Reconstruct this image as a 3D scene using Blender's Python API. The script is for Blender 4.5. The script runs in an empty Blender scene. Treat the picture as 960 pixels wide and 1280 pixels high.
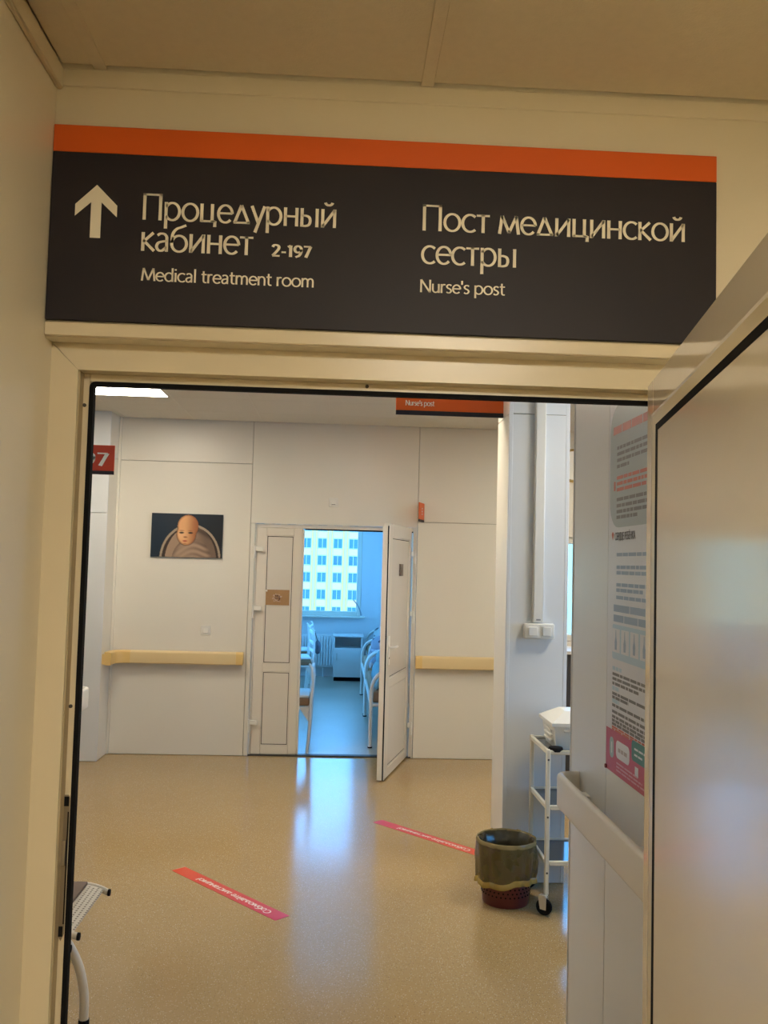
import bpy, bmesh, math, random
from mathutils import Vector, Matrix
random.seed(7)
R = math.radians
S = bpy.context.scene
COL = S.collection

# ------------------------------------------------------------------ camera
F, EYE = 1110.0, 1.7
YAW, PITCH, ROLL = R(2.759), R(3.325), R(1.495)
fw = Vector((math.sin(YAW)*math.cos(PITCH), math.cos(YAW)*math.cos(PITCH), math.sin(PITCH)))
rt = fw.cross(Vector((0, 0, 1))).normalized()
up = rt.cross(fw)
rt2 = math.cos(ROLL)*rt + math.sin(ROLL)*up
up2 = -math.sin(ROLL)*rt + math.cos(ROLL)*up
cd = bpy.data.cameras.new('camera')
cam = bpy.data.objects.new('camera', cd)
COL.objects.link(cam)
cd.sensor_fit = 'HORIZONTAL'; cd.sensor_width = 36.0; cd.lens = 36.0*F/960.0
cd.clip_start = 0.02; cd.clip_end = 1000
m = Matrix((rt2, up2, -fw)).transposed().to_4x4()
m.translation = (0, 0, EYE)
cam.matrix_world = m
S.camera = cam

# ------------------------------------------------------------------ world, sun, exposure
SKY = (0.125, 0.47, 1.0)
SKY_STRENGTH = 7.3
LAMP = (1.0, 0.90, 0.73)
LAMP_STRENGTH = 28.0
CORRIDOR_LAMP = 41.0
w = bpy.data.worlds.new('sky'); S.world = w; w.use_nodes = True
w.node_tree.nodes['Background'].inputs[0].default_value = (*SKY, 1)
w.node_tree.nodes['Background'].inputs[1].default_value = SKY_STRENGTH
sl = bpy.data.lights.new('sun', 'SUN'); sl.energy = 0.8; sl.color = (1.0, 0.86, 0.62); sl.angle = R(3)
so = bpy.data.objects.new('sun', sl); COL.objects.link(so)
so.rotation_euler = (R(52), 0, R(-20))
S.view_settings.view_transform = 'Standard'
S.view_settings.look = 'None'
S.view_settings.gamma = 1.0
S.view_settings.use_curve_mapping = False
S.view_settings.exposure = 0.0

def portal(x, y, z, sx, sy, rot):
    l = bpy.data.lights.new('window_portal', 'AREA'); l.shape = 'RECTANGLE'; l.size = sx; l.size_y = sy
    l.cycles.is_portal = True
    o = bpy.data.objects.new('window_portal', l); COL.objects.link(o)
    o.location = (x, y, z); o.rotation_euler = rot

# ------------------------------------------------------------------ helpers
def ray(x, y):
    return rt2*((x-480)/F) - up2*((y-640)/F) + fw
def onY(x, y, Y):
    r = ray(x, y); return Vector((0, 0, EYE)) + r*(Y/r.y)
def onX(x, y, X):
    r = ray(x, y); return Vector((0, 0, EYE)) + r*(X/r.x)
def onZ(x, y, Z=0):
    r = ray(x, y); return Vector((0, 0, EYE)) + r*((Z-EYE)/r.z)

def world(o):
    M = Matrix.LocRotScale(o.location, o.rotation_euler, o.scale)
    return world(o.parent) @ o.matrix_parent_inverse @ M if o.parent else M

def tag(o, label=None, cat=None, group=None, kind=None):
    if label: o['label'] = label
    if cat: o['category'] = cat
    if group: o['group'] = group
    if kind: o['kind'] = kind
    return o

def thing(name, label, cat, loc=(0, 0, 0), rz=0.0, group=None, kind=None):
    o = bpy.data.objects.new(name, None); COL.objects.link(o)
    o.empty_display_size = 0.05
    o.location = loc; o.rotation_euler = (0, 0, rz)
    return tag(o, label, cat, group, kind)

def link_mesh(name, me, mat, parent=None, local=False):
    o = bpy.data.objects.new(name, me); COL.objects.link(o)
    if mat is not None:
        me.materials.clear(); me.materials.append(mat)
    if parent:
        o.parent = parent
        if not local: o.matrix_parent_inverse = world(parent).inverted()
    return o

def copy_tree(o, parent=None):
    c = o.copy(); COL.objects.link(c); c.parent = parent
    if parent: c.matrix_parent_inverse = o.matrix_parent_inverse.copy()
    for ch in list(o.children): copy_tree(ch, c)
    return c

class MB:
    def __init__(s): s.bm = bmesh.new()
    def box(s, x0, x1, y0, y1, z0, z1, bev=0.0, seg=1):
        t = bmesh.new(); bmesh.ops.create_cube(t, size=1)
        for v in t.verts:
            v.co = Vector(((x0+x1)/2+v.co.x*(x1-x0), (y0+y1)/2+v.co.y*(y1-y0), (z0+z1)/2+v.co.z*(z1-z0)))
        if bev: bmesh.ops.bevel(t, geom=t.edges[:], offset=bev, segments=seg, affect='EDGES', profile=0.5)
        return s.merge(t)
    def merge(s, t, M=None):
        if M is not None: bmesh.ops.transform(t, matrix=M, verts=t.verts[:])
        me = bpy.data.meshes.new('tmp'); t.to_mesh(me); t.free(); s.bm.from_mesh(me); bpy.data.meshes.remove(me)
        return s
    def prism(s, pts, axis, a, b):
        # pts 2D polygon in the plane normal to axis
        def co(p, t):
            return {'x': (t, p[0], p[1]), 'y': (p[0], t, p[1]), 'z': (p[0], p[1], t)}[axis]
        A = [s.bm.verts.new(co(p, a)) for p in pts]; B = [s.bm.verts.new(co(p, b)) for p in pts]
        n = len(pts)
        s.bm.faces.new(A); s.bm.faces.new(B[::-1])
        for i in range(n): s.bm.faces.new((A[i], B[i], B[(i+1) % n], A[(i+1) % n]))
        return s
    def tube(s, pts, r, n=10, closed=False, cap=True, flat=1.0):
        pts = [Vector(p) for p in pts]; rings = []; N = len(pts)
        rr = r if isinstance(r, (list, tuple)) else [r]*N
        prev = None
        for i, p in enumerate(pts):
            a = pts[(i-1) % N] if (closed or i > 0) else p
            b = pts[(i+1) % N] if (closed or i < N-1) else p
            t = (b-a).normalized()
            if prev is None:
                h = Vector((0, 0, 1)) if abs(t.z) < .9 else Vector((1, 0, 0))
                u = t.cross(h).normalized()
            else:
                u = (prev - t*prev.dot(t)).normalized()
            v = t.cross(u); prev = u
            rings.append([s.bm.verts.new(p + (u*math.cos(2*math.pi*k/n) + v*math.sin(2*math.pi*k/n)*flat)*rr[i]) for k in range(n)])
        M = N if closed else N-1
        for i in range(M):
            A, B = rings[i], rings[(i+1) % N]
            for k in range(n): s.bm.faces.new((A[k], A[(k+1) % n], B[(k+1) % n], B[k]))
        if cap and not closed:
            s.bm.faces.new(rings[0][::-1]); s.bm.faces.new(rings[-1])
        return s
    def sweep(s, prof, pts, nrm):
        # prof: (out, z) polygon; pts: (x,y) path; nrm: outward normals (x,y) per point
        rings = [[s.bm.verts.new((p[0]+n[0]*o, p[1]+n[1]*o, z)) for o, z in prof] for p, n in zip(pts, nrm)]
        k = len(prof)
        for A, B in zip(rings[:-1], rings[1:]):
            for i in range(k): s.bm.faces.new((A[i], A[(i+1) % k], B[(i+1) % k], B[i]))
        s.bm.faces.new(rings[0][::-1]); s.bm.faces.new(rings[-1])
        return s
    def lathe(s, prof, c=(0, 0, 0), n=32, fn=None):
        rings = []
        for r, z in prof:
            ring = []
            for k in range(n):
                a = 2*math.pi*k/n; q = r
                zz = z
                if fn: q, zz = fn(r, z, a)
                ring.append(s.bm.verts.new((c[0]+q*math.cos(a), c[1]+q*math.sin(a), c[2]+zz)))
            rings.append(ring)
        for A, B in zip(rings[:-1], rings[1:]):
            for k in range(n): s.bm.faces.new((A[k], A[(k+1) % n], B[(k+1) % n], B[k]))
        return s
    def disc(s, c, r, n=24, axis='y', th=.004):
        t = bmesh.new(); bmesh.ops.create_cone(t, cap_ends=True, segments=n, radius1=r, radius2=r, depth=th)
        M = {'z': Matrix.Identity(4), 'y': Matrix.Rotation(R(90), 4, 'X'), 'x': Matrix.Rotation(R(90), 4, 'Y')}[axis]
        return s.merge(t, Matrix.Translation(c) @ M)
    def mesh(s, name, smooth=40):
        bmesh.ops.recalc_face_normals(s.bm, faces=s.bm.faces[:])
        me = bpy.data.meshes.new(name); s.bm.to_mesh(me); s.bm.free()
        if smooth:
            me.polygons.foreach_set('use_smooth', [True]*len(me.polygons))
            me.set_sharp_from_angle(angle=R(smooth))
        return me
    def build(s, name, mat, parent=None, smooth=40, local=False):
        return link_mesh(name, s.mesh(name, smooth), mat, parent, local)

def B(name, mat, parent, x0, x1, y0, y1, z0, z1, bev=0.0, local=False):
    return MB().box(x0, x1, y0, y1, z0, z1, bev).build(name, mat, parent, 0 if not bev else 40, local)

def fillet(pts, r, n=6):
    pts = [Vector(p) for p in pts]; out = [pts[0]]
    for a, b, c in zip(pts[:-2], pts[1:-1], pts[2:]):
        d1 = (a-b); d2 = (c-b); q = min(r, d1.length*.49, d2.length*.49)
        p0 = b+d1.normalized()*q; p1 = b+d2.normalized()*q
        for i in range(n+1):
            t = i/n; out.append(p0*(1-t)**2 + b*2*t*(1-t) + p1*t*t)
    out.append(pts[-1]); return out

def smooth_path(pts, n=6):
    pts = [Vector(p) for p in pts]; P = [2*pts[0]-pts[1]]+pts+[2*pts[-1]-pts[-2]]; out = []
    for i in range(1, len(P)-2):
        p0, p1, p2, p3 = P[i-1:i+3]
        for k in range(n):
            t = k/n
            out.append(.5*(2*p1+(p2-p0)*t+(2*p0-5*p1+4*p2-p3)*t*t+(3*p1-p0-3*p2+p3)*t**3))
    out.append(pts[-1]); return out

# ------------------------------------------------------------------ materials
def mat(name, col, rough=.5, metal=0.0, spec=.5, var=.04, scale=6.0, bump=0.0, bscale=80.0, coat=0.0):
    M = bpy.data.materials.new(name); M.use_nodes = True
    nt = M.node_tree; p = nt.nodes['Principled BSDF']
    p.inputs['Roughness'].default_value = rough; p.inputs['Metallic'].default_value = metal
    p.inputs['Specular IOR Level'].default_value = spec
    p.inputs['Coat Weight'].default_value = coat; p.inputs['Coat Roughness'].default_value = .12
    tc = nt.nodes.new('ShaderNodeTexCoord')
    nz = nt.nodes.new('ShaderNodeTexNoise'); nz.inputs['Scale'].default_value = scale; nz.inputs['Detail'].default_value = 4
    nt.links.new(tc.outputs['Object'], nz.inputs['Vector'])
    mx = nt.nodes.new('ShaderNodeMix'); mx.data_type = 'RGBA'
    mx.inputs['A'].default_value = (*[max(0, c*(1-var)) for c in col], 1)
    mx.inputs['B'].default_value = (*[min(1, c*(1+var)) for c in col], 1)
    nt.links.new(nz.outputs['Fac'], mx.inputs['Factor'])
    nt.links.new(mx.outputs['Result'], p.inputs['Base Color'])
    if bump:
        n2 = nt.nodes.new('ShaderNodeTexNoise'); n2.inputs['Scale'].default_value = bscale
        nt.links.new(tc.outputs['Object'], n2.inputs['Vector'])
        b = nt.nodes.new('ShaderNodeBump'); b.inputs['Strength'].default_value = bump; b.inputs['Distance'].default_value = .002
        nt.links.new(n2.outputs['Fac'], b.inputs['Height']); nt.links.new(b.outputs['Normal'], p.inputs['Normal'])
    return M

def emission(name, col, strength):
    M = bpy.data.materials.new(name); M.use_nodes = True; nt = M.node_tree
    nt.nodes.remove(nt.nodes['Principled BSDF'])
    e = nt.nodes.new('ShaderNodeEmission'); e.inputs[0].default_value = (*col, 1); e.inputs[1].default_value = strength
    nt.links.new(e.outputs[0], nt.nodes['Material Output'].inputs[0])
    return M

def floor_mat(name, base, r0=.12, r1=.19):
    M = mat(name, base, .2, spec=.5, var=.06, scale=2.0)
    nt = M.node_tree; p = nt.nodes['Principled BSDF']
    tc = next(n for n in nt.nodes if n.type == 'TEX_COORD')
    src = p.inputs['Base Color'].links[0].from_socket
    for sc, lo, hi, c in ((115, .12, .20, (.80, .72, .55)), (92, .11, .19, (.13, .09, .05)), (70, .10, .16, (.28, .19, .10))):
        v = nt.nodes.new('ShaderNodeTexVoronoi'); v.inputs['Scale'].default_value = sc
        mp = nt.nodes.new('ShaderNodeMapping'); mp.inputs['Location'].default_value = (sc, sc*.3, 0)
        nt.links.new(tc.outputs['Object'], mp.inputs['Vector']); nt.links.new(mp.outputs['Vector'], v.inputs['Vector'])
        cr = nt.nodes.new('ShaderNodeValToRGB')
        cr.color_ramp.elements[0].position = lo; cr.color_ramp.elements[0].color = (1, 1, 1, 1)
        cr.color_ramp.elements[1].position = hi; cr.color_ramp.elements[1].color = (0, 0, 0, 1)
        nt.links.new(v.outputs['Distance'], cr.inputs['Fac'])
        mx = nt.nodes.new('ShaderNodeMix'); mx.data_type = 'RGBA'
        nt.links.new(cr.outputs['Color'], mx.inputs['Factor'])
        nt.links.new(src, mx.inputs['A']); mx.inputs['B'].default_value = (*c, 1)
        src = mx.outputs['Result']
    nt.links.new(src, p.inputs['Base Color'])
    nz = nt.nodes.new('ShaderNodeTexNoise'); nz.inputs['Scale'].default_value = 3.0
    nt.links.new(tc.outputs['Object'], nz.inputs['Vector'])
    mr = nt.nodes.new('ShaderNodeMapRange'); mr.inputs['To Min'].default_value = r0; mr.inputs['To Max'].default_value = r1
    nt.links.new(nz.outputs['Fac'], mr.inputs['Value']); nt.links.new(mr.outputs['Result'], p.inputs['Roughness'])
    return M

def glass_mat(name, tint=(.95, .98, 1.0)):
    M = bpy.data.materials.new(name); M.use_nodes = True; nt = M.node_tree
    nt.nodes.remove(nt.nodes['Principled BSDF'])
    t = nt.nodes.new('ShaderNodeBsdfTransparent'); t.inputs[0].default_value = (*tint, 1)
    g = nt.nodes.new('ShaderNodeBsdfGlossy'); g.inputs['Roughness'].default_value = .03
    f = nt.nodes.new('ShaderNodeFresnel'); f.inputs['IOR'].default_value = 1.4
    mx = nt.nodes.new('ShaderNodeMixShader')
    nt.links.new(f.outputs[0], mx.inputs[0]); nt.links.new(t.outputs[0], mx.inputs[1]); nt.links.new(g.outputs[0], mx.inputs[2])
    nt.links.new(mx.outputs[0], nt.nodes['Material Output'].inputs[0])
    return M

def bag_mat(name, col, alpha):
    M = mat(name, col, .16, spec=.7, var=.25, scale=14, bump=1.0, bscale=34)
    nt = M.node_tree; p = nt.nodes['Principled BSDF']
    t = nt.nodes.new('ShaderNodeBsdfTransparent'); t.inputs[0].default_value = (.75, .68, .40, 1)
    mx = nt.nodes.new('ShaderNodeMixShader'); mx.inputs[0].default_value = alpha
    nt.links.new(t.outputs[0], mx.inputs[1]); nt.links.new(p.outputs[0], mx.inputs[2])
    nt.links.new(mx.outputs[0], nt.nodes['Material Output'].inputs[0])
    return M

def print_mat(name):
    M = bpy.data.materials.new(name); M.use_nodes = True; nt = M.node_tree; p = nt.nodes['Principled BSDF']
    a = nt.nodes.new('ShaderNodeAttribute'); a.attribute_name = 'ink'
    nt.links.new(a.outputs['Color'], p.inputs['Base Color']); p.inputs['Roughness'].default_value = .45
    return M

WALL = mat('cream_wall_panel', (.80, .76, .66), .32, var=.015, scale=1.5)
WALL_COOL = mat('cool_white_wall_panel', (.76, .78, .79), .30, var=.015, scale=1.5)
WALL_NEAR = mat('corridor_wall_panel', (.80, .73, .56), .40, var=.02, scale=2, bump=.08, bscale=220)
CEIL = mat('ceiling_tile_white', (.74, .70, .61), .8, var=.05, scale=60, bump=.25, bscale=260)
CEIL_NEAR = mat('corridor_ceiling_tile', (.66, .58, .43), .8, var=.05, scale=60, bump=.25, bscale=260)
BAR = mat('ceiling_bar_white', (.76, .72, .63), .5)
BACK = mat('joint_backing_grey', (.42, .39, .33), .8)  # plain grey backing behind panel joints, also used for roofs
PVC = mat('white_pvc_profile', (.83, .79, .68), .22, var=.01)
PVC_CREAM = mat('cream_pvc_frame', (.74, .65, .46), .28, var=.02)
PVC_PANEL = mat('white_pvc_panel', (.76, .72, .65), .20, var=.02, scale=3)
GLOSSY = mat('glossy_sandwich_panel', (.74, .69, .60), .15, spec=.7, var=.03, scale=2.5)
RUBBER = mat('black_rubber', (.006, .006, .007), .85, spec=.2)
DARK = mat('dark_metal', (.05, .045, .04), .5)  # plain dark metal for the threshold and small fittings
STEEL = mat('steel', (.55, .53, .5), .3, metal=1)
FLOOR = floor_mat('speckled_beige_vinyl', (.41, .275, .12))
FLOOR_W = floor_mat('speckled_ward_vinyl', (.48, .42, .33), .26, .34)
RAIL = mat('cream_handrail', (.80, .62, .33), .38, var=.03)
RAIL_CAP = mat('ochre_handrail_end', (.82, .57, .22), .38, var=.03)
RAIL_W = mat('white_handrail', (.78, .75, .68), .35, var=.02)
NAVY = mat('charcoal_navy_sign', (.024, .021, .027), .5, spec=.3, var=.10, scale=3)
ORANGE = mat('orange_sign_band', (.80, .13, .012), .42, var=.04)
RED = mat('red_sign', (.56, .055, .015), .42, var=.04)
LETTER = mat('cream_lettering', (.97, .92, .76), .5, var=.02)
WHITE_P = mat('white_plastic', (.82, .80, .73), .3, var=.015)
STRIP = mat('red_floor_sticker', (.72, .06, .035), .4, var=.08, scale=9)
WHITE_TXT = mat('white_ink', (.88, .82, .78), .5)

# ================================================================== STRUCTURE
D = 7.876          # hall face of the far wall
DN = 1.6           # near face of the wall that carries the sign
XL = -0.54         # left wall of the near corridor
ZC, ZN = 2.925, 2.588
XP = 0.89          # wall on the right behind the door
XH = -1.62         # left wall of the hall
WF, WB_ = 8.0, 13.4

def struct(name, mt, x0, x1, y0, y1, z0, z1, bev=0):
    o = B(name, mt, None, x0, x1, y0, y1, z0, z1, bev); o['kind'] = 'structure'; return o

struct('floor', FLOOR, -4.2, 4.4, -3.6, D+.06, -.12, 0)
struct('floor_ward', FLOOR_W, -2.12, 1.92, D+.06, WB_+.2, -.12, 0)
o = struct('trim_threshold', DARK, -.76, .67, D+.010, D+.075, 0, .0115)
rf = MB(); rf.box(-4.4, 4.6, -3.8, 8.05, 3.06, 3.2); rf.box(-2.2, 2.0, 8.05, WB_+.25, 3.06, 3.2)  # unseen roof slab, added to keep the sun out of the rooms
o = rf.build('roof', BACK, None, 0); o['kind'] = 'structure'

# --- ceilings: tiles and bars as pieces
def ceiling(name, x0, x1, y0, y1, z, gx, gy, tmat, skip=(), nbars=99):
    c = struct(name, BACK, x0, x1, y0, y1, z+.02, z+.07)
    xs = sorted({x0, x1} | {gx+.6*k for k in range(-12, 13) if x0 < gx+.6*k < x1 and k < nbars})
    ys = sorted({y0, y1} | {gy+.6*k for k in range(-20, 20) if y0 < gy+.6*k < y1})
    cache = {}
    for a, b in zip(xs[:-1], xs[1:]):
        for p, q in zip(ys[:-1], ys[1:]):
            if any(abs((a+b)/2-s[0]) < .2 and abs((p+q)/2-s[1]) < .2 for s in skip): continue
            k = (round(b-a, 3), round(q-p, 3))
            if k not in cache:
                cache[k] = MB().box(-(b-a)/2+.009, (b-a)/2-.009, -(q-p)/2+.009, (q-p)/2-.009, .002, .022, .003).mesh('ceiling_tile', 0)
                cache[k].materials.append(tmat)
            t = link_mesh('ceiling_tile', cache[k], None, c, True); t.location = ((a+b)/2, (p+q)/2, z)
    for x in xs[1:-1]:
        B('grid_bar', tmat, c, x-.012, x+.012, y0, y1, z, z+.018, .001)
    for y in ys[1:-1]:
        B('grid_bar', tmat, c, x0, x1, y-.012, y+.012, z+.0008, z+.018, .001)
    return c
LAMPS = [(-1.63, 6.5), (.17, 5.3), (2.57, 6.5), (1.97, 4.1)]
ceiling('ceiling', -4.2, 4.4, DN+.12, D, ZC, -1.93, 6.2, CEIL, LAMPS)
CL = (.413, -.3)
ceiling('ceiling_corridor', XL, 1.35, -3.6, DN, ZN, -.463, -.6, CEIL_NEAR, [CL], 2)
struct('ceiling_ward', WALL, -2.12, 1.92, WF, WB_+.2, 2.95, 3.05)

# --- near corridor
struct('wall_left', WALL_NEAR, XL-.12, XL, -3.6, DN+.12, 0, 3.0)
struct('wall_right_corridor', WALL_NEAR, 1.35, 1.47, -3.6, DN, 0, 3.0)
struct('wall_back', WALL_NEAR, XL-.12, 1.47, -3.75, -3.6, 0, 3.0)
t = struct('trim_cornice', PVC_CREAM, XL, XL+.012, -3.6, DN-.001, ZN-.042, ZN-.001, .003)
XO0, XO1 = -.462, .60            # clear door opening
ZO = 2.020
# wall with the sign: header over the door, and the stretch right of it
wn = MB()
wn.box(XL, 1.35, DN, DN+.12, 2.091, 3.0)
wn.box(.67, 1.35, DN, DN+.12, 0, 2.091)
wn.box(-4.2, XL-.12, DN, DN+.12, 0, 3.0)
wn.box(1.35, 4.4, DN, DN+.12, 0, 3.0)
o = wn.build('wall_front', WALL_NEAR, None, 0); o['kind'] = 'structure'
B('trim_strip', PVC_CREAM, o, XL, 1.35, DN-.006, DN, 2.092, 2.118, .002)
B('trim_strip', WALL_NEAR, o, XL+.002, 1.35, DN-.003, DN, ZN-.035, ZN-.001, .002)

# --- hall shell
pier = struct('wall_right', WALL_COOL, XP+.012, XP+.13, DN+.12, 3.354, 0, 3.0)
B('wall_panel', WALL_COOL, pier, XP, XP+.014, 2.915, 3.354, .003, 3.0, .002)
B('wall_panel', WALL_COOL, pier, XP, XP+.014, DN+.125, 2.911, .003, 3.0, .002)
B('corner_trim', WALL_COOL, pier, XP-.003, XP+.135, 3.348, 3.360, .003, 3.0, .002)
struct('wall_left_hall', WALL_COOL, XH-.12, XH, DN+.12, 5.72, 0, 3.0)
struct('wall_outer_left', WALL, -4.32, -4.2, DN, D, 0, 3.0)

wl = struct('wall_left_corner', BACK, -4.2, -1.98, 7.582, D+.12, 0, 3.0)
for z0, z1 in ((.003, 2.062), (2.066, 2.93)):
    B('wall_panel', WALL_COOL, wl, -4.2, -1.966, 7.57, 7.583, z0, z1, .002)
for z0, z1 in ((.003, 2.548), (2.552, 2.93)):
    B('wall_panel', WALL, wl, -1.982, -1.966, 7.5835, D-.001, z0, z1, .002)
B('corner_trim', WALL, wl, -1.967, -1.945, D-.022, D-.001, .003, 2.93, .004)

OX0, OX1, OZ = -.755, .668, 2.026
wf = MB()
wf.box(-1.98, OX0-.02, D+.012, WF, 0, 3.0)
wf.box(OX1+.02, 1.92, D+.012, WF, 0, 3.0)
wf.box(OX0-.02, OX1+.02, D+.012, WF, OZ+.02, 3.0)
wf.box(1.92, 3.45, D+.012, WF, 0, 1.05); wf.box(1.92, 3.45, D+.012, WF, 1.98, 3.0)
wf.box(3.45, 4.4, D+.012, WF, 0, 3.0)
wfo = wf.build('wall_far', BACK, None, 0); wfo['kind'] = 'structure'
for x0, x1, z0, z1 in ((-1.964, -.797, .003, 2.548), (-1.964, -.797, 2.552, 2.93), (-.793, .681, OZ, 2.93),
                       (-.793, OX0, .003, OZ-.001), (OX1, .681, .003, OZ-.001),
                       (.685, 1.918, .003, 2.074), (.685, 1.918, 2.078, 2.93), (1.922, 3.45, 1.98, 2.93), (1.922, 3.45, .003, 1.05), (3.452, 4.4, .003, 2.93)):
    B('wall_panel', WALL, wfo, x0, x1, D, D+.0125, z0, z1, .0018)
# window of the far wall, seen in the slit between column and wall
wd = thing('window_2', None, None, (2.68, D+.05, 1.05), kind='structure')
for a in ((1.925, 1.985, 1.05, 1.98), (3.39, 3.449, 1.05, 1.98), (1.985, 3.39, 1.05, 1.11), (1.985, 3.39, 1.92, 1.98), (2.66, 2.71, 1.11, 1.92)):
    B('window_frame', PVC, wd, a[0], a[1], D+.03, D+.09, a[2], a[3], .004)
GLASS = glass_mat('window_glass')
for a, b in ((1.985, 2.66), (2.71, 3.39)): B('pane', GLASS, wd, a, b, D+.055, D+.061, 1.11, 1.92)

# right end of the hall
W3 = (2.2, 4.6, .9, 2.4)  # unseen window, added to bring daylight onto the column
wr = MB()
wr.box(4.4, 4.52, DN, W3[0], 0, 3.0); wr.box(4.4, 4.52, W3[1], WF, 0, 3.0)
wr.box(4.4, 4.52, W3[0], W3[1], 0, W3[2]); wr.box(4.4, 4.52, W3[0], W3[1], W3[3], 3.0)
o = wr.build('wall_outer_right', WALL, None, 0); o['kind'] = 'structure'
def added_side_window(name, X, y0, y1, z0, z1, sgn=1):  # builds the unseen windows added for extra daylight
    t = thing(name, None, None, (X, (y0+y1)/2, z0), kind='structure'); ym = (y0+y1)/2
    for a, b, c, d in ((y0, y0+.06, z0, z1), (y1-.06, y1, z0, z1), (y0+.06, y1-.06, z0, z0+.06), (y0+.06, y1-.06, z1-.06, z1), (ym-.03, ym+.03, z0+.06, z1-.06)):
        B('window_frame', PVC, t, X-.03, X+.03, a, b, c, d, .004)
    for a, b in ((y0+.06, ym-.03), (ym+.03, y1-.06)): B('pane', GLASS, t, X-.003, X+.003, a, b, z0+.06, z1-.06)
    portal(X+.07*sgn, ym, (z0+z1)/2, z1-z0, y1-y0, (0, R(90*sgn), 0))
added_side_window('added_window_3', 4.46, *W3)
portal(2.68, D+.14, 1.5, 1.55, .95, (R(-90), 0, 0))

# column
cx0, cx1, cy0, cy1 = .919, 1.256, 4.85, 5.225
col = struct('wall_column', BACK, cx0+.006, cx1-.006, cy0+.006, cy1-.006, 0, 3.0)
for z0, z1 in ((.003, 2.548), (2.552, 2.93)):
    B('column_panel', WALL_COOL, col, cx0+.012, cx1-.012, cy0, cy0+.012, z0, z1, .002)
    B('column_panel', WALL, col, cx0, cx0+.012, cy0+.012, cy1-.012, z0, z1, .002)
    B('column_panel', WALL_COOL, col, cx1-.012, cx1, cy0+.012, cy1-.012, z0, z1, .002)
    B('column_panel', WALL, col, cx0+.012, cx1-.012, cy1-.012, cy1, z0, z1, .002)
for x in (cx0-.002, cx1-.020):
    MB().box(x, x+.022, cy0-.002, cy0+.02, .003, 2.93, .003).build('corner_trim', WALL_COOL, col)

# --- ward shell
wa = MB()
WX0, WX1 = -2.0, 1.80
W5 = (9.0, 12.9, .85, 2.8)  # unseen left window, added to brighten the ward
wq = MB()
wq.box(WX0-.12, WX0, WF, W5[0], 0, 3.0); wq.box(WX0-.12, WX0, W5[1], WB_, 0, 3.0)
wq.box(WX0-.12, WX0, W5[0], W5[1], 0, W5[2]); wq.box(WX0-.12, WX0, W5[0], W5[1], W5[3], 3.0)
o = wq.build('wall_ward_left', WALL_COOL, None, 0); o['kind'] = 'structure'
added_side_window('added_window_5', WX0-.06, *W5, -1)
W4 = (8.6, 13.0, .85, 2.8)  # unseen right window, added for more daylight on the ward walls
wq = MB()
wq.box(WX1, WX1+.12, WF, W4[0], 0, 3.0); wq.box(WX1, WX1+.12, W4[1], WB_, 0, 3.0)
wq.box(WX1, WX1+.12, W4[0], W4[1], 0, W4[2]); wq.box(WX1, WX1+.12, W4[0], W4[1], W4[3], 3.0)
o = wq.build('wall_ward_right', WALL_COOL, None, 0); o['kind'] = 'structure'
added_side_window('added_window_4', WX1+.06, *W4)
WIN = (-1.75, .335, .90, 2.75)
wa.box(WX0-.12, WIN[0], WB_, WB_+.2, 0, 3.0); wa.box(WIN[1], WX1+.12, WB_, WB_+.2, 0, 3.0)
wa.box(WIN[0], WIN[1], WB_, WB_+.2, 0, WIN[2]); wa.box(WIN[0], WIN[1], WB_, WB_+.2, WIN[3], 3.0)
o = wa.build('wall_ward_far', WALL_COOL, None, 0); o['kind'] = 'structure'
wd = thing('window_1', None, None, ((WIN[0]+WIN[1])/2, WB_+.1, WIN[2]), kind='structure')
x0, x1, z0, z1 = WIN
for a in ((x0, x0+.07, z0, z1), (x1-.07, x1, z0, z1), (x0+.07, x1-.07, z0, z0+.07), (x0+.07, x1-.07, z1-.07, z1), (-.64, -.56, z0+.07, z1-.07)):
    B('window_frame', PVC, wd, a[0], a[1], WB_+.004, WB_+.064, a[2], a[3], .006)
for a, b in ((x0+.07, -.64), (-.56, x1-.07)):
    B('pane', GLASS, wd, a, b, WB_+.03, WB_+.036, z0+.07, z1-.07)
B('window_sill', PVC, wd, x0-.05, x1+.06, WB_-.12, WB_+.003, z0-.022, z0+.006, .006)
portal((x0+x1)/2, WB_+.22, (z0+z1)/2, x1-x0, z1-z0, (R(-90), 0, 0))

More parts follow.
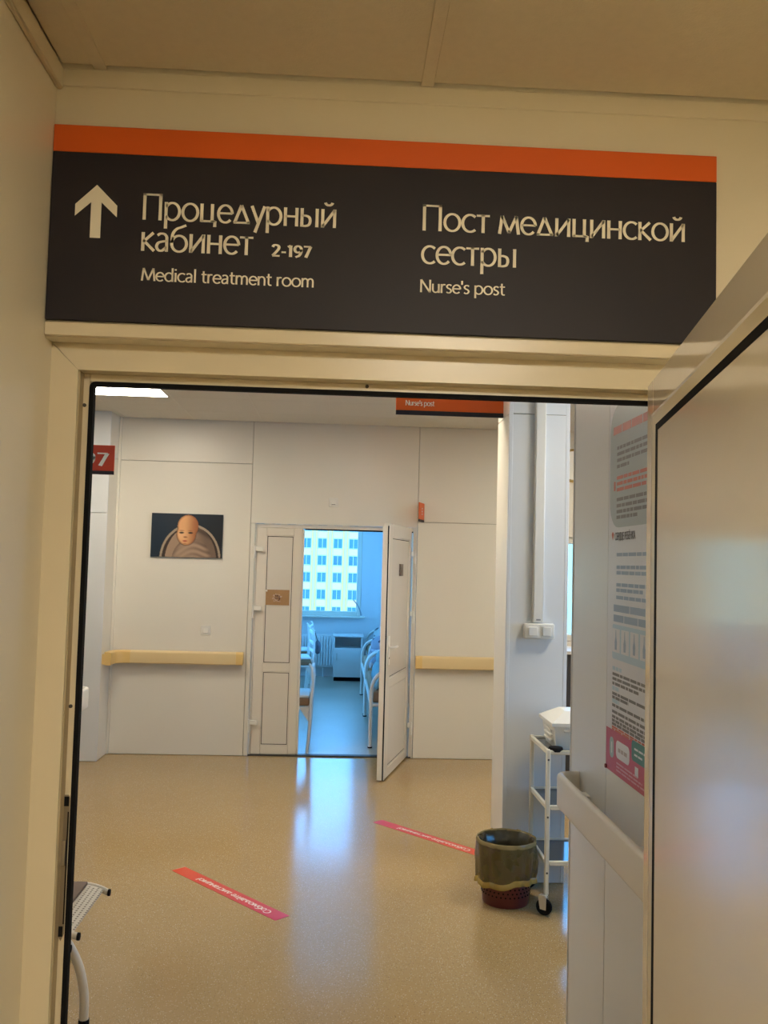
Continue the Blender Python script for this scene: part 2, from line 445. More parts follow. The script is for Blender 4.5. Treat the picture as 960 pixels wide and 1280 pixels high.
# ================================================================== LETTERING
def E(cx, cy, rx, ry, a0, a1, n=26):
    return [(cx+rx*math.cos(R(a0+(a1-a0)*i/n)), cy+ry*math.sin(R(a0+(a1-a0)*i/n))) for i in range(n+1)]
def SP(*p): return [tuple(v)[:2] for v in smooth_path([(a, b, 0) for a, b in p], 7)]
G = {
 'o': (.68, [E(.34, .35, .285, .325, 0, 360)]), 'c': (.56, [E(.34, .35, .285, .325, 48, 312)]),
 'e': (.60, [E(.32, .35, .265, .325, 2, 318), [(.07, .37), (.585, .37)]]),
 'n': (.62, [[(.1, 0), (.1, .7)], SP((.1, .46), (.18, .61), (.34, .67), (.48, .58), (.52, .42), (.52, 0))]),
 'u': (.62, [[(.52, 0), (.52, .7)], SP((.52, .24), (.44, .09), (.28, .03), (.14, .12), (.1, .28), (.1, .7))]),
 'p': (.68, [[(.1, -.3), (.1, .7)], E(.34, .35, .27, .325, 150, -150)]),
 'd': (.68, [[(.58, 0), (.58, 1.05)], E(.34, .35, .27, .325, 30, 330)]),
 'i': (.24, [[(.12, 0), (.12, .7)], [(.12, .88), (.12, .99)]]), 'l': (.24, [[(.12, 0), (.12, 1.05)]]),
 't': (.42, [SP((.18, .92), (.18, .5), (.19, .16), (.26, .05), (.40, .04)), [(.03, .665), (.40, .665)]]),
 'r': (.40, [[(.1, 0), (.1, .7)], SP((.1, .44), (.16, .60), (.26, .67), (.38, .65))]),
 'm': (.96, [[(.1, 0), (.1, .7)], SP((.1, .46), (.17, .61), (.30, .67), (.43, .59), (.47, .42), (.47, 0)), SP((.47, .46), (.54, .61), (.67, .67), (.80, .59), (.84, .42), (.84, 0))]),
 's': (.46, [SP((.40, .60), (.30, .67), (.16, .65), (.08, .53), (.15, .41), (.30, .33), (.39, .20), (.31, .06), (.18, .03), (.05, .09))]),
 'a': (.56, [SP((.09, .60), (.20, .67), (.34, .66), (.43, .56), (.44, .42), (.44, 0)), SP((.44, .40), (.30, .38), (.13, .32), (.07, .18), (.14, .05), (.28, .04), (.44, .18))]),
 'M': (1.0, [[(.06, 0), (.16, .98)], [(.16, .98), (.50, .06)], [(.50, .06), (.84, .98)], [(.84, .98), (.94, 0)]]),
 'N': (.84, [[(.1, 0), (.1, 1)], [(.1, 1), (.74, 0)], [(.74, 0), (.74, 1)]]), "'": (.2, [[(.1, .72), (.1, 1.02)]]),
 '2': (.62, [SP((.08, .80), (.16, .95), (.33, .98), (.48, .88), (.49, .70), (.38, .48), (.08, .05)), [(.06, .05), (.56, .05)]]),
 '1': (.46, [[(.26, 0), (.26, .98)], [(.26, .97), (.08, .84)]]), '7': (.58, [[(.05, .94), (.53, .94)], [(.52, .95), (.20, 0)]]),
 '9': (.64, [E(.30, .68, .22, .28, 0, 360), SP((.52, .68), (.50, .40), (.38, .14), (.14, 0))]), '-': (.42, [[(.06, .38), (.36, .38)]]),
 '\u041f': (.84, [[(.12, 0), (.12, 1)], [(.72, 0), (.72, 1)], [(.06, .955), (.78, .955)]]),
 '\u0446': (.68, [[(.1, .02), (.1, .7)], [(.5, .02), (.5, .7)], [(.06, .045), (.62, .045)], [(.61, .06), (.61, -.16)]]),
 '\u0434': (.70, [[(.04, .045), (.66, .045)], [(.08, .03), (.33, .7)], [(.33, .7), (.62, .03)]]),
 '\u0443': (.54, [[(.03, .7), (.28, .08)], [(.52, .7), (.17, -.3)]]),
 '\u044b': (.80, [[(.1, 0), (.1, .7)], SP((.1, .41), (.24, .42), (.38, .36), (.42, .22), (.37, .08), (.24, .03), (.1, .035)), [(.68, 0), (.68, .7)]]),
 '\u043d': (.64, [[(.1, 0), (.1, .7)], [(.54, 0), (.54, .7)], [(.1, .37), (.54, .37)]]),
 '\u0438': (.66, [[(.1, 0), (.1, .7)], [(.56, 0), (.56, .7)], [(.1, .03), (.56, .67)]]),
 '\u0439': (.66, [[(.1, 0), (.1, .7)], [(.56, 0), (.56, .7)], [(.1, .03), (.56, .67)], E(.33, .97, .14, .12, 190, 350)]),
 '\u043a': (.54, [[(.1, 0), (.1, .7)], [(.48, .69), (.13, .36)], [(.13, .38), (.52, .01)]]),
 '\u0431': (.68, [E(.34, .32, .275, .30, 0, 360), SP((.068, .34), (.09, .66), (.22, .86), (.40, .94), (.58, 1.02))]),
 '\u0442': (.54, [[(.27, 0), (.27, .7)], [(.02, .66), (.52, .66)]]),
 '\u043c': (.84, [[(.06, 0), (.15, .69)], [(.15, .69), (.42, .06)], [(.42, .06), (.69, .69)], [(.69, .69), (.78, 0)]]),
 '\u043b': (.60, [[(.04, 0), (.30, .69)], [(.30, .69), (.56, 0)]]),
 '\u044e': (.92, [[(.1, 0), (.1, .7)], [(.1, .37), (.28, .37)], E(.56, .35, .28, .325, 0, 360)]),
 '\u0421': (.80, [E(.46, .5, .40, .48, 48, 312)]), '!': (.24, [[(.12, .3), (.12, 1)], [(.12, 0), (.12, .1)]]),
 '\u0415': (.60, [[(.1, 0), (.1, 1)], [(.06, .955), (.54, .955)], [(.1, .52), (.50, .52)], [(.06, .045), (.56, .045)]]),
 '\u0420': (.62, [[(.1, 0), (.1, 1)], SP((.1, .95), (.34, .95), (.52, .84), (.54, .68), (.48, .53), (.30, .45), (.1, .45))]),
 '\u0414': (.80, [[(.14, .08), (.30, .98)], [(.26, .955), (.66, .955)], [(.64, 1), (.64, .05)], [(.04, .05), (.76, .05)], [(.07, .05), (.07, -.16)], [(.73, .05), (.73, -.16)]]),
 '\u0426': (.84, [[(.12, 0), (.12, 1)], [(.64, 0), (.64, 1)], [(.08, .045), (.78, .045)], [(.77, .05), (.77, -.18)]]),
 '\u0411': (.64, [[(.1, 0), (.1, 1)], [(.06, .955), (.54, .955)], SP((.1, .55), (.34, .55), (.53, .45), (.56, .29), (.48, .11), (.30, .045), (.1, .045))]),
 '\u041d': (.82, [[(.1, 0), (.1, 1)], [(.72, 0), (.72, 1)], [(.1, .52), (.72, .52)]]),
 '\u041a': (.70, [[(.1, 0), (.1, 1)], [(.62, .99), (.13, .50)], [(.13, .52), (.66, .01)]]),
 '\u0410': (.76, [[(.03, 0), (.38, .99)], [(.38, .99), (.73, 0)], [(.16, .33), (.60, .33)]]),
}
G['\u0401'] = (.60, G['\u0415'][1]+[[(.20, 1.1), (.20, 1.2)], [(.40, 1.1), (.40, 1.2)]])
for a, b in zip('\u043e\u0441\u0435\u0440\u0430', 'oceрa'.replace('р', 'p')): G[a] = G[b]
G['\u0443'] = G['\u0443']

def text_mesh(txt, height, width, thick=.112, thin=.072, flare=.25, depth=.0006):
    """2-D lettering as stroked ribbons in the local x/y plane, z = depth; cap height = height; stretched to width."""
    bm = bmesh.new(); x = 0
    for ch in txt:
        if ch == ' ': x += .30; continue
        adv, strokes = G[ch]
        for st in strokes:
            closed = len(st) > 3 and abs(st[0][0]-st[-1][0]) < 1e-4 and abs(st[0][1]-st[-1][1]) < 1e-4
            n = len(st); L = []; Rr = []
            for i, p in enumerate(st):
                a = st[i-1] if i > 0 else (st[-2] if closed else p); b = st[i+1] if i < n-1 else (st[1] if closed else p)
                dx, dy = b[0]-a[0], b[1]-a[1]; l = math.hypot(dx, dy) or 1; dx /= l; dy /= l
                hw = (thin+(thick-thin)*abs(dy))/2
                if n == 2: hw *= 1+flare*.5
                L.append((x+p[0]-dy*hw, p[1]+dx*hw)); Rr.append((x+p[0]+dy*hw, p[1]-dx*hw))
            if n == 2:   # straight stroke: waisted a little, ends flared
                def mix(p, q, t): return (p[0]+(q[0]-p[0])*t, p[1]+(q[1]-p[1])*t)
                k = flare*.35
                m1 = mix(mix(L[0], L[1], .5), mix(Rr[0], Rr[1], .5), k/2); m2 = mix(mix(Rr[0], Rr[1], .5), mix(L[0], L[1], .5), k/2)
                L = [L[0], m1, L[1]]; Rr = [Rr[0], m2, Rr[1]]; n = 3
            vl = [bm.verts.new((a, b, depth)) for a, b in L]; vr = [bm.verts.new((a, b, depth)) for a, b in Rr]
            wl_ = [bm.verts.new((a, b, 0)) for a, b in L]; wr_ = [bm.verts.new((a, b, 0)) for a, b in Rr]
            for i in range(n-1):
                bm.faces.new((vl[i], vr[i], vr[i+1], vl[i+1]))
                bm.faces.new((vl[i+1], wl_[i+1], wl_[i], vl[i])); bm.faces.new((vr[i], wr_[i], wr_[i+1], vr[i+1]))
            if not closed:
                bm.faces.new((vl[0], wl_[0], wr_[0], vr[0])); bm.faces.new((vr[-1], wr_[-1], wl_[-1], vl[-1]))
        x += adv
    x0 = min(v.co.x for v in bm.verts); x1 = max(v.co.x for v in bm.verts)
    for v in bm.verts:
        v.co.x = (v.co.x-x0)*width/(x1-x0); v.co.y *= height
    me = bpy.data.meshes.new('lettering'); bm.to_mesh(me); bm.free()
    return me

def text_on(name, txt, height, width, mt, parent, M, **k):
    me = text_mesh(txt, height, width, **k); me.transform(M)
    return link_mesh(name, me, mt, parent)
def facing_cam(x, y, z):      # local x -> +X, local y -> +Z, local z -> -Y
    return Matrix(((1, 0, 0, x), (0, 0, -1, y), (0, 1, 0, z), (0, 0, 0, 1)))

# ================================================================== DOOR 1 (near)
d1 = thing('door_1', None, None, (.07, DN+.07, 0), kind='structure')
FY = DN+.04
ZF = 2.041
def face(name, pts): return MB().prism(pts, 'y', FY, FY+.075).build(name, PVC_CREAM, d1, 0)
face('jamb', [(XL, 0), (-.490, 0), (-.490, ZF-.0007), (XL, 2.0895)])
face('jamb', [(.635, 0), (.69, 0), (.69, 2.0895), (.635, ZF-.0007)])
face('frame_head', [(-.490, ZF), (.635, ZF), (.69, 2.0905), (XL+.0005, 2.0905)])
for x0, x1 in ((-.4903, -.4772), (.6005, .6353)):
    MB().box(x0, x1, FY+.034, FY+.075, 0, ZF, .001).build('jamb_rebate', PVC_CREAM, d1)
MB().box(-.4772, .6005, FY+.034, FY+.075, 2.0262, ZF, .001).build('head_rebate', PVC_CREAM, d1)
MB().box(-.4903, -.4885, FY+.010, FY+.034, 0, ZF, 0).build('jamb_groove', mat('frame_groove', (.45, .36, .22), .6), d1)
gp = fillet([(-.4735, FY+.032, 0), (-.4735, FY+.032, 2.0228), (.597, FY+.032, 2.0228), (.597, FY+.032, 0)], .008, 4)
g = MB()
prof = [(-.0040, 0), (.0040, 0), (.0040, .016), (-.0040, .016)]
pts = [Vector(p) for p in gp]
rings = []
for i, p in enumerate(pts):
    a = pts[max(i-1, 0)]; b = pts[min(i+1, len(pts)-1)]; t = (b-a).normalized(); nx = Vector((t.z, 0, -t.x))
    rings.append([g.bm.verts.new(p + nx*u + Vector((0, v, 0))) for u, v in prof])
for A, Bq in zip(rings[:-1], rings[1:]):
    for i in range(4): g.bm.faces.new((A[i], A[(i+1) % 4], Bq[(i+1) % 4], Bq[i]))
g.build('gasket', RUBBER, d1)
# strike plate in the left jamb rebate
zt, zb = onY(77, 994, FY+.03).z, onY(68, 1177, FY+.03).z
yq = FY+.0335
st = MB().prism([(-.4905, zb+.012), (-.484, zb), (-.4790, zb+.012), (-.4790, zt-.006), (-.4815, zt), (-.488, zt), (-.4905, zt-.006)], 'y', yq-.0015, yq).build('strike_plate', mat('dull_steel', (.34, .29, .21), .4, metal=.6), d1, 0)
st['label'] = 'long steel strike plate in the door frame'
B('latch_hole', RUBBER, st, -.4895, -.4800, yq-.0022, yq-.0016, zt-.020, zt-.003)
B('latch_hole', RUBBER, st, -.4890, -.4810, yq-.0022, yq-.0016, zb+.008, zb+.026)
B('latch_slot', RUBBER, st, -.4815, -.4793, yq-.0022, yq-.0016, zb+.03, zt-.03)
MB().box(-.4900, -.4815, yq-.007, yq-.0023, zb+.135, zb+.180, .001).build('latch_keeper', STEEL, st)
for px, py in ((103, 506), (82, 883)):
    p = onY(px, py, FY+.03); MB().disc((-.4855, FY+.0335, p.z), .0035, 12, 'y', .003).build('screw', DARK, d1)
p = onY(459, 478, FY+.03); MB().disc((p.x, FY+.033, 2.0355), .0035, 10, 'y', .003).build('screw', DARK, d1)

# door leaf, opened towards the camera
LA = R(10.8)
lx, ly = .565, 1.617
leaf = thing('leaf', None, None, (lx, ly, 0), 0)
for k in ('label', 'category'):
    if k in leaf: del leaf[k]
leaf.rotation_euler = (0, 0, -LA)
leaf.parent = d1; leaf.matrix_parent_inverse = world(d1).inverted()
LW, LZ = 1.02, 2.044
# local: y negative = towards camera along the leaf, x positive = thickness, visible face at x=0
def lb(name, mt, y0, y1, z0, z1, x0, x1, bev=.002):
    return B(name, mt, leaf, x0, x1, -y1, -y0, z0, z1, bev, True)
sw_ = .066
PVC_LEAF = mat('glossy_white_pvc', (.76, .70, .60), .06, spec=.7, var=.01)
lb('stile', PVC_LEAF, 0, sw_, .012, LZ, 0, .07)
lb('stile', PVC_LEAF, LW-sw_, LW, .012, LZ, 0, .07)
lb('rail', PVC_LEAF, sw_, LW-sw_, LZ-sw_, LZ, 0.0002, .07)
lb('rail', PVC_LEAF, sw_, LW-sw_, .012, .07, 0.0002, .07)
def bead(name, mt, o0, o1, x0, x1):
    """rectangular ring between offsets o0 and o1, its face sloping from x0 to x1"""
    b = MB(); r = []
    for o, x in ((o0, x0), (o1, x1), (o1, .05), (o0, .05)):
        r.append([b.bm.verts.new((x, -y, z)) for y, z in ((o, .012+o), (LW-o, .012+o), (LW-o, LZ-o), (o, LZ-o))])
    for i in range(4):
        A, C = r[i], r[(i+1) % 4]
        for k in range(4): b.bm.faces.new((A[k], A[(k+1) % 4], C[(k+1) % 4], C[k]))
    return b.build(name, mt, leaf, 20, True)
bead('glazing_bead', PVC_LEAF, sw_-.001, .0685, -.0025, -.0012)
bead('glazing_bead', PVC_CREAM, .0685, .086, -.0012, .0015)
bead('gasket', RUBBER, .086, .0975, .0012, .0028)
lb('panel', GLOSSY, .096, LW-.096, .108, LZ-.096, .0032, .05, 0)

# ================================================================== SIGN over the door
sg = thing('direction_sign', 'wide charcoal direction sign with orange band above the doorway', 'sign', (.07, DN, 2.12))
sx0, sx1, sz0, sz1 = -.5385, .684, 2.1205, 2.4785
sb_ = onY(66, 190, DN).z
B('board', NAVY, sg, sx0, sx1, DN-.0085, DN-.0001, sz0, 2.4285, .001)
B('band', ORANGE, sg, sx0, sx1, DN-.0088, DN-.0001, 2.4287, sz1, .001)
def sign_text(name, txt, p0, p1, h, **k):
    a = onY(*p0, DN-.009); b = onY(*p1, DN-.009)
    text_on(name, txt, h, b.x-a.x, LETTER, sg, facing_cam(a.x, DN-.0086, (a.z+b.z)/2), **k)
CAP = .0490
sign_text('lettering', 'Процедурный', (178, 275), (420, 284.5), CAP)
sign_text('lettering', 'кабинет', (176, 314.5), (316, 318), CAP)
sign_text('lettering', '2-197', (339, 320.5), (390, 322), .0215, thick=.20, thin=.13)
sign_text('lettering', 'Medical treatment room', (176, 350.5), (392, 359.5), .0235, thick=.125, thin=.09)
sign_text('lettering', 'Пост медицинской', (528, 289), (856, 301.5), CAP)
sign_text('lettering', 'сестры', (526, 329.5), (645, 334.5), CAP)
sign_text('lettering', "Nurse's post", (525, 365), (631, 369.5), .0235, thick=.125, thin=.09)
ar = [(120.5, 231), (147, 256), (146.5, 272), (127, 253), (126, 297.5), (113, 297), (114, 252.5), (94, 269), (94.5, 256)]
ap = [onY(x, y, DN-.009) for x, y in ar]
# make it upright and symmetric
xc = sum((ap[0].x, (ap[4].x+ap[5].x)/2))/2
zt = ap[0].z; zb = (ap[4].z+ap[5].z)/2; hw = (ap[1].x-ap[8].x)/2; sw = (ap[4].x-ap[5].x)/2
zw1 = (ap[1].z+ap[8].z)/2; zw2 = (ap[2].z+ap[7].z)/2; zi = (ap[3].z+ap[6].z)/2
MB().prism([(xc, zt), (xc+hw, zw1), (xc+hw, zw2), (xc+sw, zi), (xc+sw, zb), (xc-sw, zb), (xc-sw, zi), (xc-hw, zw2), (xc-hw, zw1)], 'y', DN-.0092, DN-.0086).build('arrow', LETTER, sg, 0)

# ================================================================== WARD DOOR
d2 = thing('door_2', None, None, (-.04, D+.02, 0), kind='structure')
PV2 = mat('ward_door_pvc', (.80, .75, .66), .22, var=.01)
B('jamb', PV2, d2, OX0, OX0+.020, D+.022, D+.075, 0, OZ-.001, .002)
B('jamb', PV2, d2, OX1-.022, OX1, D+.012, D+.075, 0, OZ-.001, .002)
B('frame_head', PV2, d2, OX0+.022, OX1-.022, D+.022, D+.075, OZ-.035, OZ-.001, .002)
B('gasket', RUBBER, d2, -.315, OX1-.022, D+.02, D+.06, OZ-.046, OZ-.035)

def ward_leaf(parent, wd_, z0, z1, panels):
    """local: x across the leaf 0..wd_, y = 0 visible face, thickness towards +y"""
    def bx(n, mt, a, b, c, d, y0=0., y1=.05, bev=.003): return B(n, mt, parent, a, b, y0, y1, c, d, bev, True)
    xs0, xs1 = panels[0][0], panels[0][1]
    bx('stile', PV2, 0, xs0-.012, z0, z1); bx('stile', PV2, xs1+.012, wd_, z0, z1)
    edges = [z0]+[v for p in sorted(panels, key=lambda p: p[2]) for v in (p[2]-.012, p[3]+.012)]+[z1]
    for a, b in zip(edges[0::2], edges[1::2]): bx('rail', PV2, xs0-.0121, xs1+.0121, a, b, .0004)
    for x0, x1, a, b in panels:
        bx('gasket', RUBBER, x0-.012, x1+.012, a-.012, b+.012, .012, .02, 0)
        bx('glazing_bead', PV2, x0-.012, x0-.005, a-.012, b+.012, .004, .02, .001)
        bx('glazing_bead', PV2, x1+.005, x1+.012, a-.012, b+.012, .004, .02, .001)
        bx('glazing_bead', PV2, x0-.005, x1+.005, a-.012, a-.005, .004, .02, .001)
        bx('glazing_bead', PV2, x0-.005, x1+.005, b+.005, b+.012, .004, .02, .001)
        bx('panel', PVC_PANEL, x0, x1, a, b, .0095, .03, .001)

ll = thing('leaf', None, None, (-.735, D+.028, 0)); ll.parent = d2; ll.matrix_parent_inverse = world(d2).inverted()
for k in ('label', 'category'):
    if k in ll: del ll[k]
ward_leaf(ll, .397, .012, 2.000, [(.095, .312, .81, 1.912), (.095, .312, .10, .715)])
B('meeting_stile', PV2, ll, .392, .415, .01, .06, .012, 1.985, .002, True)

HX, HY = .648, 7.945
fx, fy = .39, 7.02
ang = math.atan2(HY-fy, HX-fx)      # direction from the free edge to the hinge
rl = thing('leaf', None, None, (fx, fy, 0)); rl.rotation_euler = (0, 0, ang)
for k in ('label', 'category'):
    if k in rl: del rl[k]
rl.parent = d2; rl.matrix_parent_inverse = world(d2).inverted()
RW = math.hypot(HX-fx, HY-fy)-.02
ward_leaf(rl, RW, .012, 2.020, [(.13, RW-.11, .80, 1.90), (.13, RW-.11, .10, .705)])
B('edge_strip', PV2, rl, -.008, -.0002, .016, .056, .012, 2.0, .002, True)
B('edge_gasket', RUBBER, rl, -.004, 0, .006, .015, .012, 2.0, 0, True)
hd = thing('handle', None, None); hd.parent = rl
for k in ('label', 'category'):
    if k in hd: del hd[k]
B('backplate', WHITE_P, hd, .035, .07, -.008, .0, .90, 1.13, .003, True)
MB().tube(fillet([(.052, -.004, 1.04), (.052, -.05, 1.04), (.17, -.05, 1.04)], .02), .010, 8).build('lever', WHITE_P, hd, 40, True)
MB().disc((.052, -.009, .955), .007, 12, 'y', .003).build('keyhole', DARK, hd, 40, True)
B('door_plate', mat('grey_door_plate', (.13, .10, .09), .5), rl, .44, .55, -.004, .012, 1.60, 1.70, .001, True)
# hinges
def hinge(x, y, z, s, par):
    h = MB().tube([(x, y, z-.055), (x, y, z+.055)], .011, 10)
    h.box(min(x, x+s*.075), max(x, x+s*.075), y-.004, y+.014, z+.008, z+.05, .005)
    h.build('hinge', WHITE_P, par)
for z in (1.772, 1.252, .26): hinge(-.752, D-.006, z, 1, d2)
for z in (1.761, 1.233, .26): hinge(.664, D-.004, z, -.4, d2)

# ================================================================== LAMPS
def lamp(x, y, z, label, mt, group=None):
    t = thing('ceiling_light', label, 'ceiling light', (x, y, z), group=group)
    f = MB()
    for a in ((-.288, .288, -.288, -.284), (-.288, .288, .284, .288), (-.288, -.284, -.284, .284), (.284, .288, -.284, .284)):
        f.box(x+a[0], x+a[1], y+a[2], y+a[3], z-.001, z+.018, 0)
    f.build('frame', WHITE_P, t)
    B('diffuser', mt, t, x-.2838, x+.2838, y-.2838, y+.2838, z-.0005, z+.012)
EM = emission('lamp_diffuser', LAMP, LAMP_STRENGTH)
EMC = emission('corridor_lamp_diffuser', LAMP, CORRIDOR_LAMP)
for i, (x, y) in enumerate(LAMPS):
    lamp(x, y, ZC, ['lit square ceiling panel light nearest the red 97 sign', 'lit square ceiling panel light over the middle of the hall',
         'lit square ceiling panel light beside the far right window',
         'lit square ceiling panel light over the nurse post side'][i], EM, 'hall ceiling lights')
lamp(CL[0], CL[1], ZN, 'dim square ceiling panel light in the near corridor', EMC)

# ================================================================== HANDRAILS
def rail_prof(z0, z1, d, r=.02):
    pr = [(.0, z0+.012), (d*.45, z0)]
    for i in range(5):
        a = R(-90+90*i/4); pr.append((d-r*.5+r*.5*math.cos(a), z0+r*.5+r*.5*math.sin(a)))
    for i in range(6):
        a = R(90*i/5); pr.append((d-r+r*math.cos(a), z1-r+r*math.sin(a)))
    pr += [(.02, z1), (.02, z1-.015), (0, z1-.02)]
    return pr
def rail_x(name, parent, x0, x1, y, z0, z1, d, mt):
    return MB().sweep(rail_prof(z0, z1, d), [(x0, y), (x1, y)], [(0, -1)]*2).build(name, mt, parent)
# far wall, left, wrapping into the corner
h = thing('handrail', 'cream wall handrail under the baby picture with curved corner', 'handrail', (-1.4, D, .785))
z0, z1, dd = .788, .898, .075
rail_x('rail', h, -1.78, -.875, D, z0, z1, dd, RAIL)
rail_x('end_cap', h, -.8745, -.815, D, z0, z1, dd, RAIL_CAP)
pth, nr = [], []
for i in range(9):
    a = R(90*i/8); c = (-1.966+.135, D-.135)
    pth.append((-1.966+.15-.15*math.sin(a), D-.15+.15*math.cos(a))); nr.append((math.sin(a), -math.cos(a)))
pth = [(-1.7805, D)]+pth; nr = [(0, -1)]+nr
pth.append((-1.966, 7.60)); nr.append((1, 0))
MB().sweep(rail_prof(z0, z1, dd), pth, nr).build('corner_piece', RAIL_CAP, h)
h = thing('handrail', 'cream wall handrail between the open ward door and the column', 'handrail', (1.2, D, .785))
rail_x('end_cap', h, .688, .745, D, z0, z1, dd, RAIL_CAP)
rail_x('rail', h, .7455, 1.88, D, z0, z1, dd, RAIL)
# right wall and left hall wall: flat plates standing off the wall on brackets
def plate_rail(label, X, sg_, ya, yb, z0, z1, off, rad=.05):
    h = thing('handrail', label, 'handrail', (X, (ya+yb)/2, z0))
    th, r = .026, .012
    pr = []
    for cz, co, a0 in ((z0+r, -th/2+r, 180), (z0+r, th/2-r, 270), (z1-r, th/2-r, 0), (z1-r, -th/2+r, 90)):
        for i in range(4):
            a = R(a0+30*i); pr.append((co+r*math.cos(a), cz+r*math.sin(a)))
    xo = X+sg_*off
    MB().sweep(pr, [(xo, ya), (xo, yb-rad)], [(sg_, 0)]*2).build('rail', RAIL_W, h)
    pth = [(xo-sg_*rad*(1-math.cos(R(90*i/8))), yb-rad+rad*math.sin(R(90*i/8))) for i in range(9)]+[(X+sg_*.001, yb)]
    nr = [(sg_*math.cos(R(90*i/8)), math.sin(R(90*i/8))) for i in range(9)]+[(0, 1)]
    MB().sweep(pr, pth, nr).build('end_cap', RAIL_W, h)
    y = ya+.15
    while y < yb-.15:
        B('bracket', RAIL_W, h, min(X, xo-sg_*.013), max(X, xo-sg_*.013), y, y+.06, z0+.03, z1-.05, .002); y += .6
plate_rail('white handrail running under the poster on the right wall', XP-.0001, -1, DN+.13, 3.235, .845, .966, .078)
plate_rail('short end of a white handrail on the left hall wall', XH+.0001, 1, 3.9, 5.70, .755, .885, .072)

# ================================================================== WALL THINGS
# picture
pa, pb = onY(190, 641, D-.02), onY(277, 698, D-.02)
pic = thing('framed_photo', 'canvas photo of a swaddled baby on dark teal', 'picture', ((pa.x+pb.x)/2, D, pb.z))
B('canvas', mat('canvas_edge', (.02, .035, .045), .6), pic, pa.x, pb.x, D-.02, D-.0002, pb.z, pa.z, .001)
def sm(a, b, x):
    t = max(0, min(1, (x-a)/(b-a))); return t*t*(3-2*t)
def mixc(a, b, t): return tuple(p+(q-p)*t for p, q in zip(a, b))
def lin(r, g_, b): return tuple(((v/255+.055)/1.055)**2.4 if v > 10 else v/255/12.92 for v in (r, g_, b))
def baby(u, v):
    # u right 0..1, v down 0..1 ; aspect 1.53
    x, y = u*1.53, v
    c = mixc(lin(24, 42, 58), lin(10, 20, 30), sm(.2, 1.1, x*.6+y*.3))
    # basket rim and inside
    def inell(cx, cy, rx, ry): return math.hypot((x-cx)/rx, (y-cy)/ry)
    e = inell(.85, 1.05, .66, .82)
    if e < 1:
        c = lin(170, 152, 130) if e > .93 else lin(58, 44, 38)
    e2 = inell(.86, 1.12, .56, .84)
    if e2 < 1: c = mixc(lin(168, 140, 116), lin(120, 98, 82), sm(.75, 1.2, x))
    if e2 < 1 and x > .95: c = mixc(c, lin(60, 46, 40), .75*math.exp(-((y-.36-(x-1.0)*.55)/.07)**2))
    # wrap
    e3 = inell(.88, 1.08, .43, .52)
    if e3 < 1:
        f = .5+.5*math.sin(46*(y-.28*(x-.88)**2*2+.18*x)+2*math.sin(9*x))
        c = mixc(lin(176, 148, 124), lin(112, 90, 76), .55*f*sm(.6, 1.2, x)+.25*f)
        c = mixc(c, lin(92, 74, 64), .6*sm(.75, 1, e3))
    # head shadow and head
    hd_ = math.hypot((x-.75)/(.235-.02*sm(.4, .75, y)), (y-.37)/.345)
    hd2 = min(math.hypot((x-.785)/.225, (y-.28)/.26), math.hypot((x-.755)/.205, (y-.46)/.26))
    if hd2 < 1.12 and y > .3: c = mixc(c, lin(66, 44, 34), .7*(1-sm(1, 1.12, hd2)))
    if hd2 < 1:
        c = mixc(lin(232, 176, 122), lin(168, 104, 62), sm(.68, .98, x))
        c = mixc(c, lin(245, 200, 150), .5*(1-sm(0, .2, math.hypot(x-.64, y-.48))))
        c = mixc(c, lin(150, 88, 54), .7*sm(.82, 1, hd2))
        for ex in (.65, .845):
            d = math.hypot((x-ex)/.055, (y-.435)/.022)
            if d < 1.3: c = mixc(lin(52, 36, 28), c, sm(.6, 1.3, d))
            d = math.hypot((x-ex)/.07, (y-.385)/.014)
            if d < 1.2: c = mixc(lin(176, 116, 74), c, sm(.3, 1.2, d))
        d = math.hypot((x-.735)/.05, (y-.535)/.02)
        if d < 1.3: c = mixc(lin(150, 84, 56), c, sm(.3, 1.3, d))
        d = math.hypot((x-.728)/.062, (y-.625)/.022)
        if d < 1.2: c = mixc(lin(176, 74, 58), c, sm(.4, 1.2, d))
        d = math.hypot((x-.728)/.05, (y-.68)/.012)
        if d < 1.2: c = mixc(lin(176, 116, 78), c, sm(.2, 1.2, d))
    return c
def painted(name, x0, x1, z0, z1, y, fn, nx, nz, parent):
    vs, fs, cs = [], [], []
    for j in range(nz+1):
        for i in range(nx+1):
            vs.append((x0+(x1-x0)*i/nx, y, z1-(z1-z0)*j/nz)); cs.append((*fn(i/nx, j/nz), 1))
    for j in range(nz):
        for i in range(nx):
            a = j*(nx+1)+i; fs.append((a, a+nx+1, a+nx+2, a+1))
    me = bpy.data.meshes.new(name); me.from_pydata(vs, [], fs)
    at = me.color_attributes.new('ink', 'FLOAT_COLOR', 'POINT')
    at.data.foreach_set('color', [q for c in cs for q in c])
    return link_mesh(name, me, print_mat(name+'_ink'), parent)
painted('print', pa.x+.002, pb.x-.002, pb.z+.002, pa.z-.002, D-.0203, baby, 150, 98, pic)

# switches and plates on the far wall
def plate(name, label, cat, px, py, Y, w_=.082, rock=.05):
    p = onY(px, py, Y-.01)
    t = thing(name, label, cat, (p.x, Y, p.z))
    B('plate', WHITE_P, t, p.x-w_/2, p.x+w_/2, Y-.011, Y-.0002, p.z-w_/2, p.z+w_/2, .004)
    B('rocker', WHITE_P, t, p.x-rock/2, p.x+rock/2, Y-.018, Y-.011, p.z-rock/2, p.z+rock/2, .003)
    return t, p
t, p = plate('wall_unit', 'small white square unit on the wall above the ward door', 'wall unit', 417, 628, D)
B('slot', DARK, t, p.x-.016, p.x+.016, D-.0186, D-.018, p.z-.022, p.z-.018)
plate('light_switch', 'single white light switch on the wall below the baby picture', 'switch', 257, 788, D)

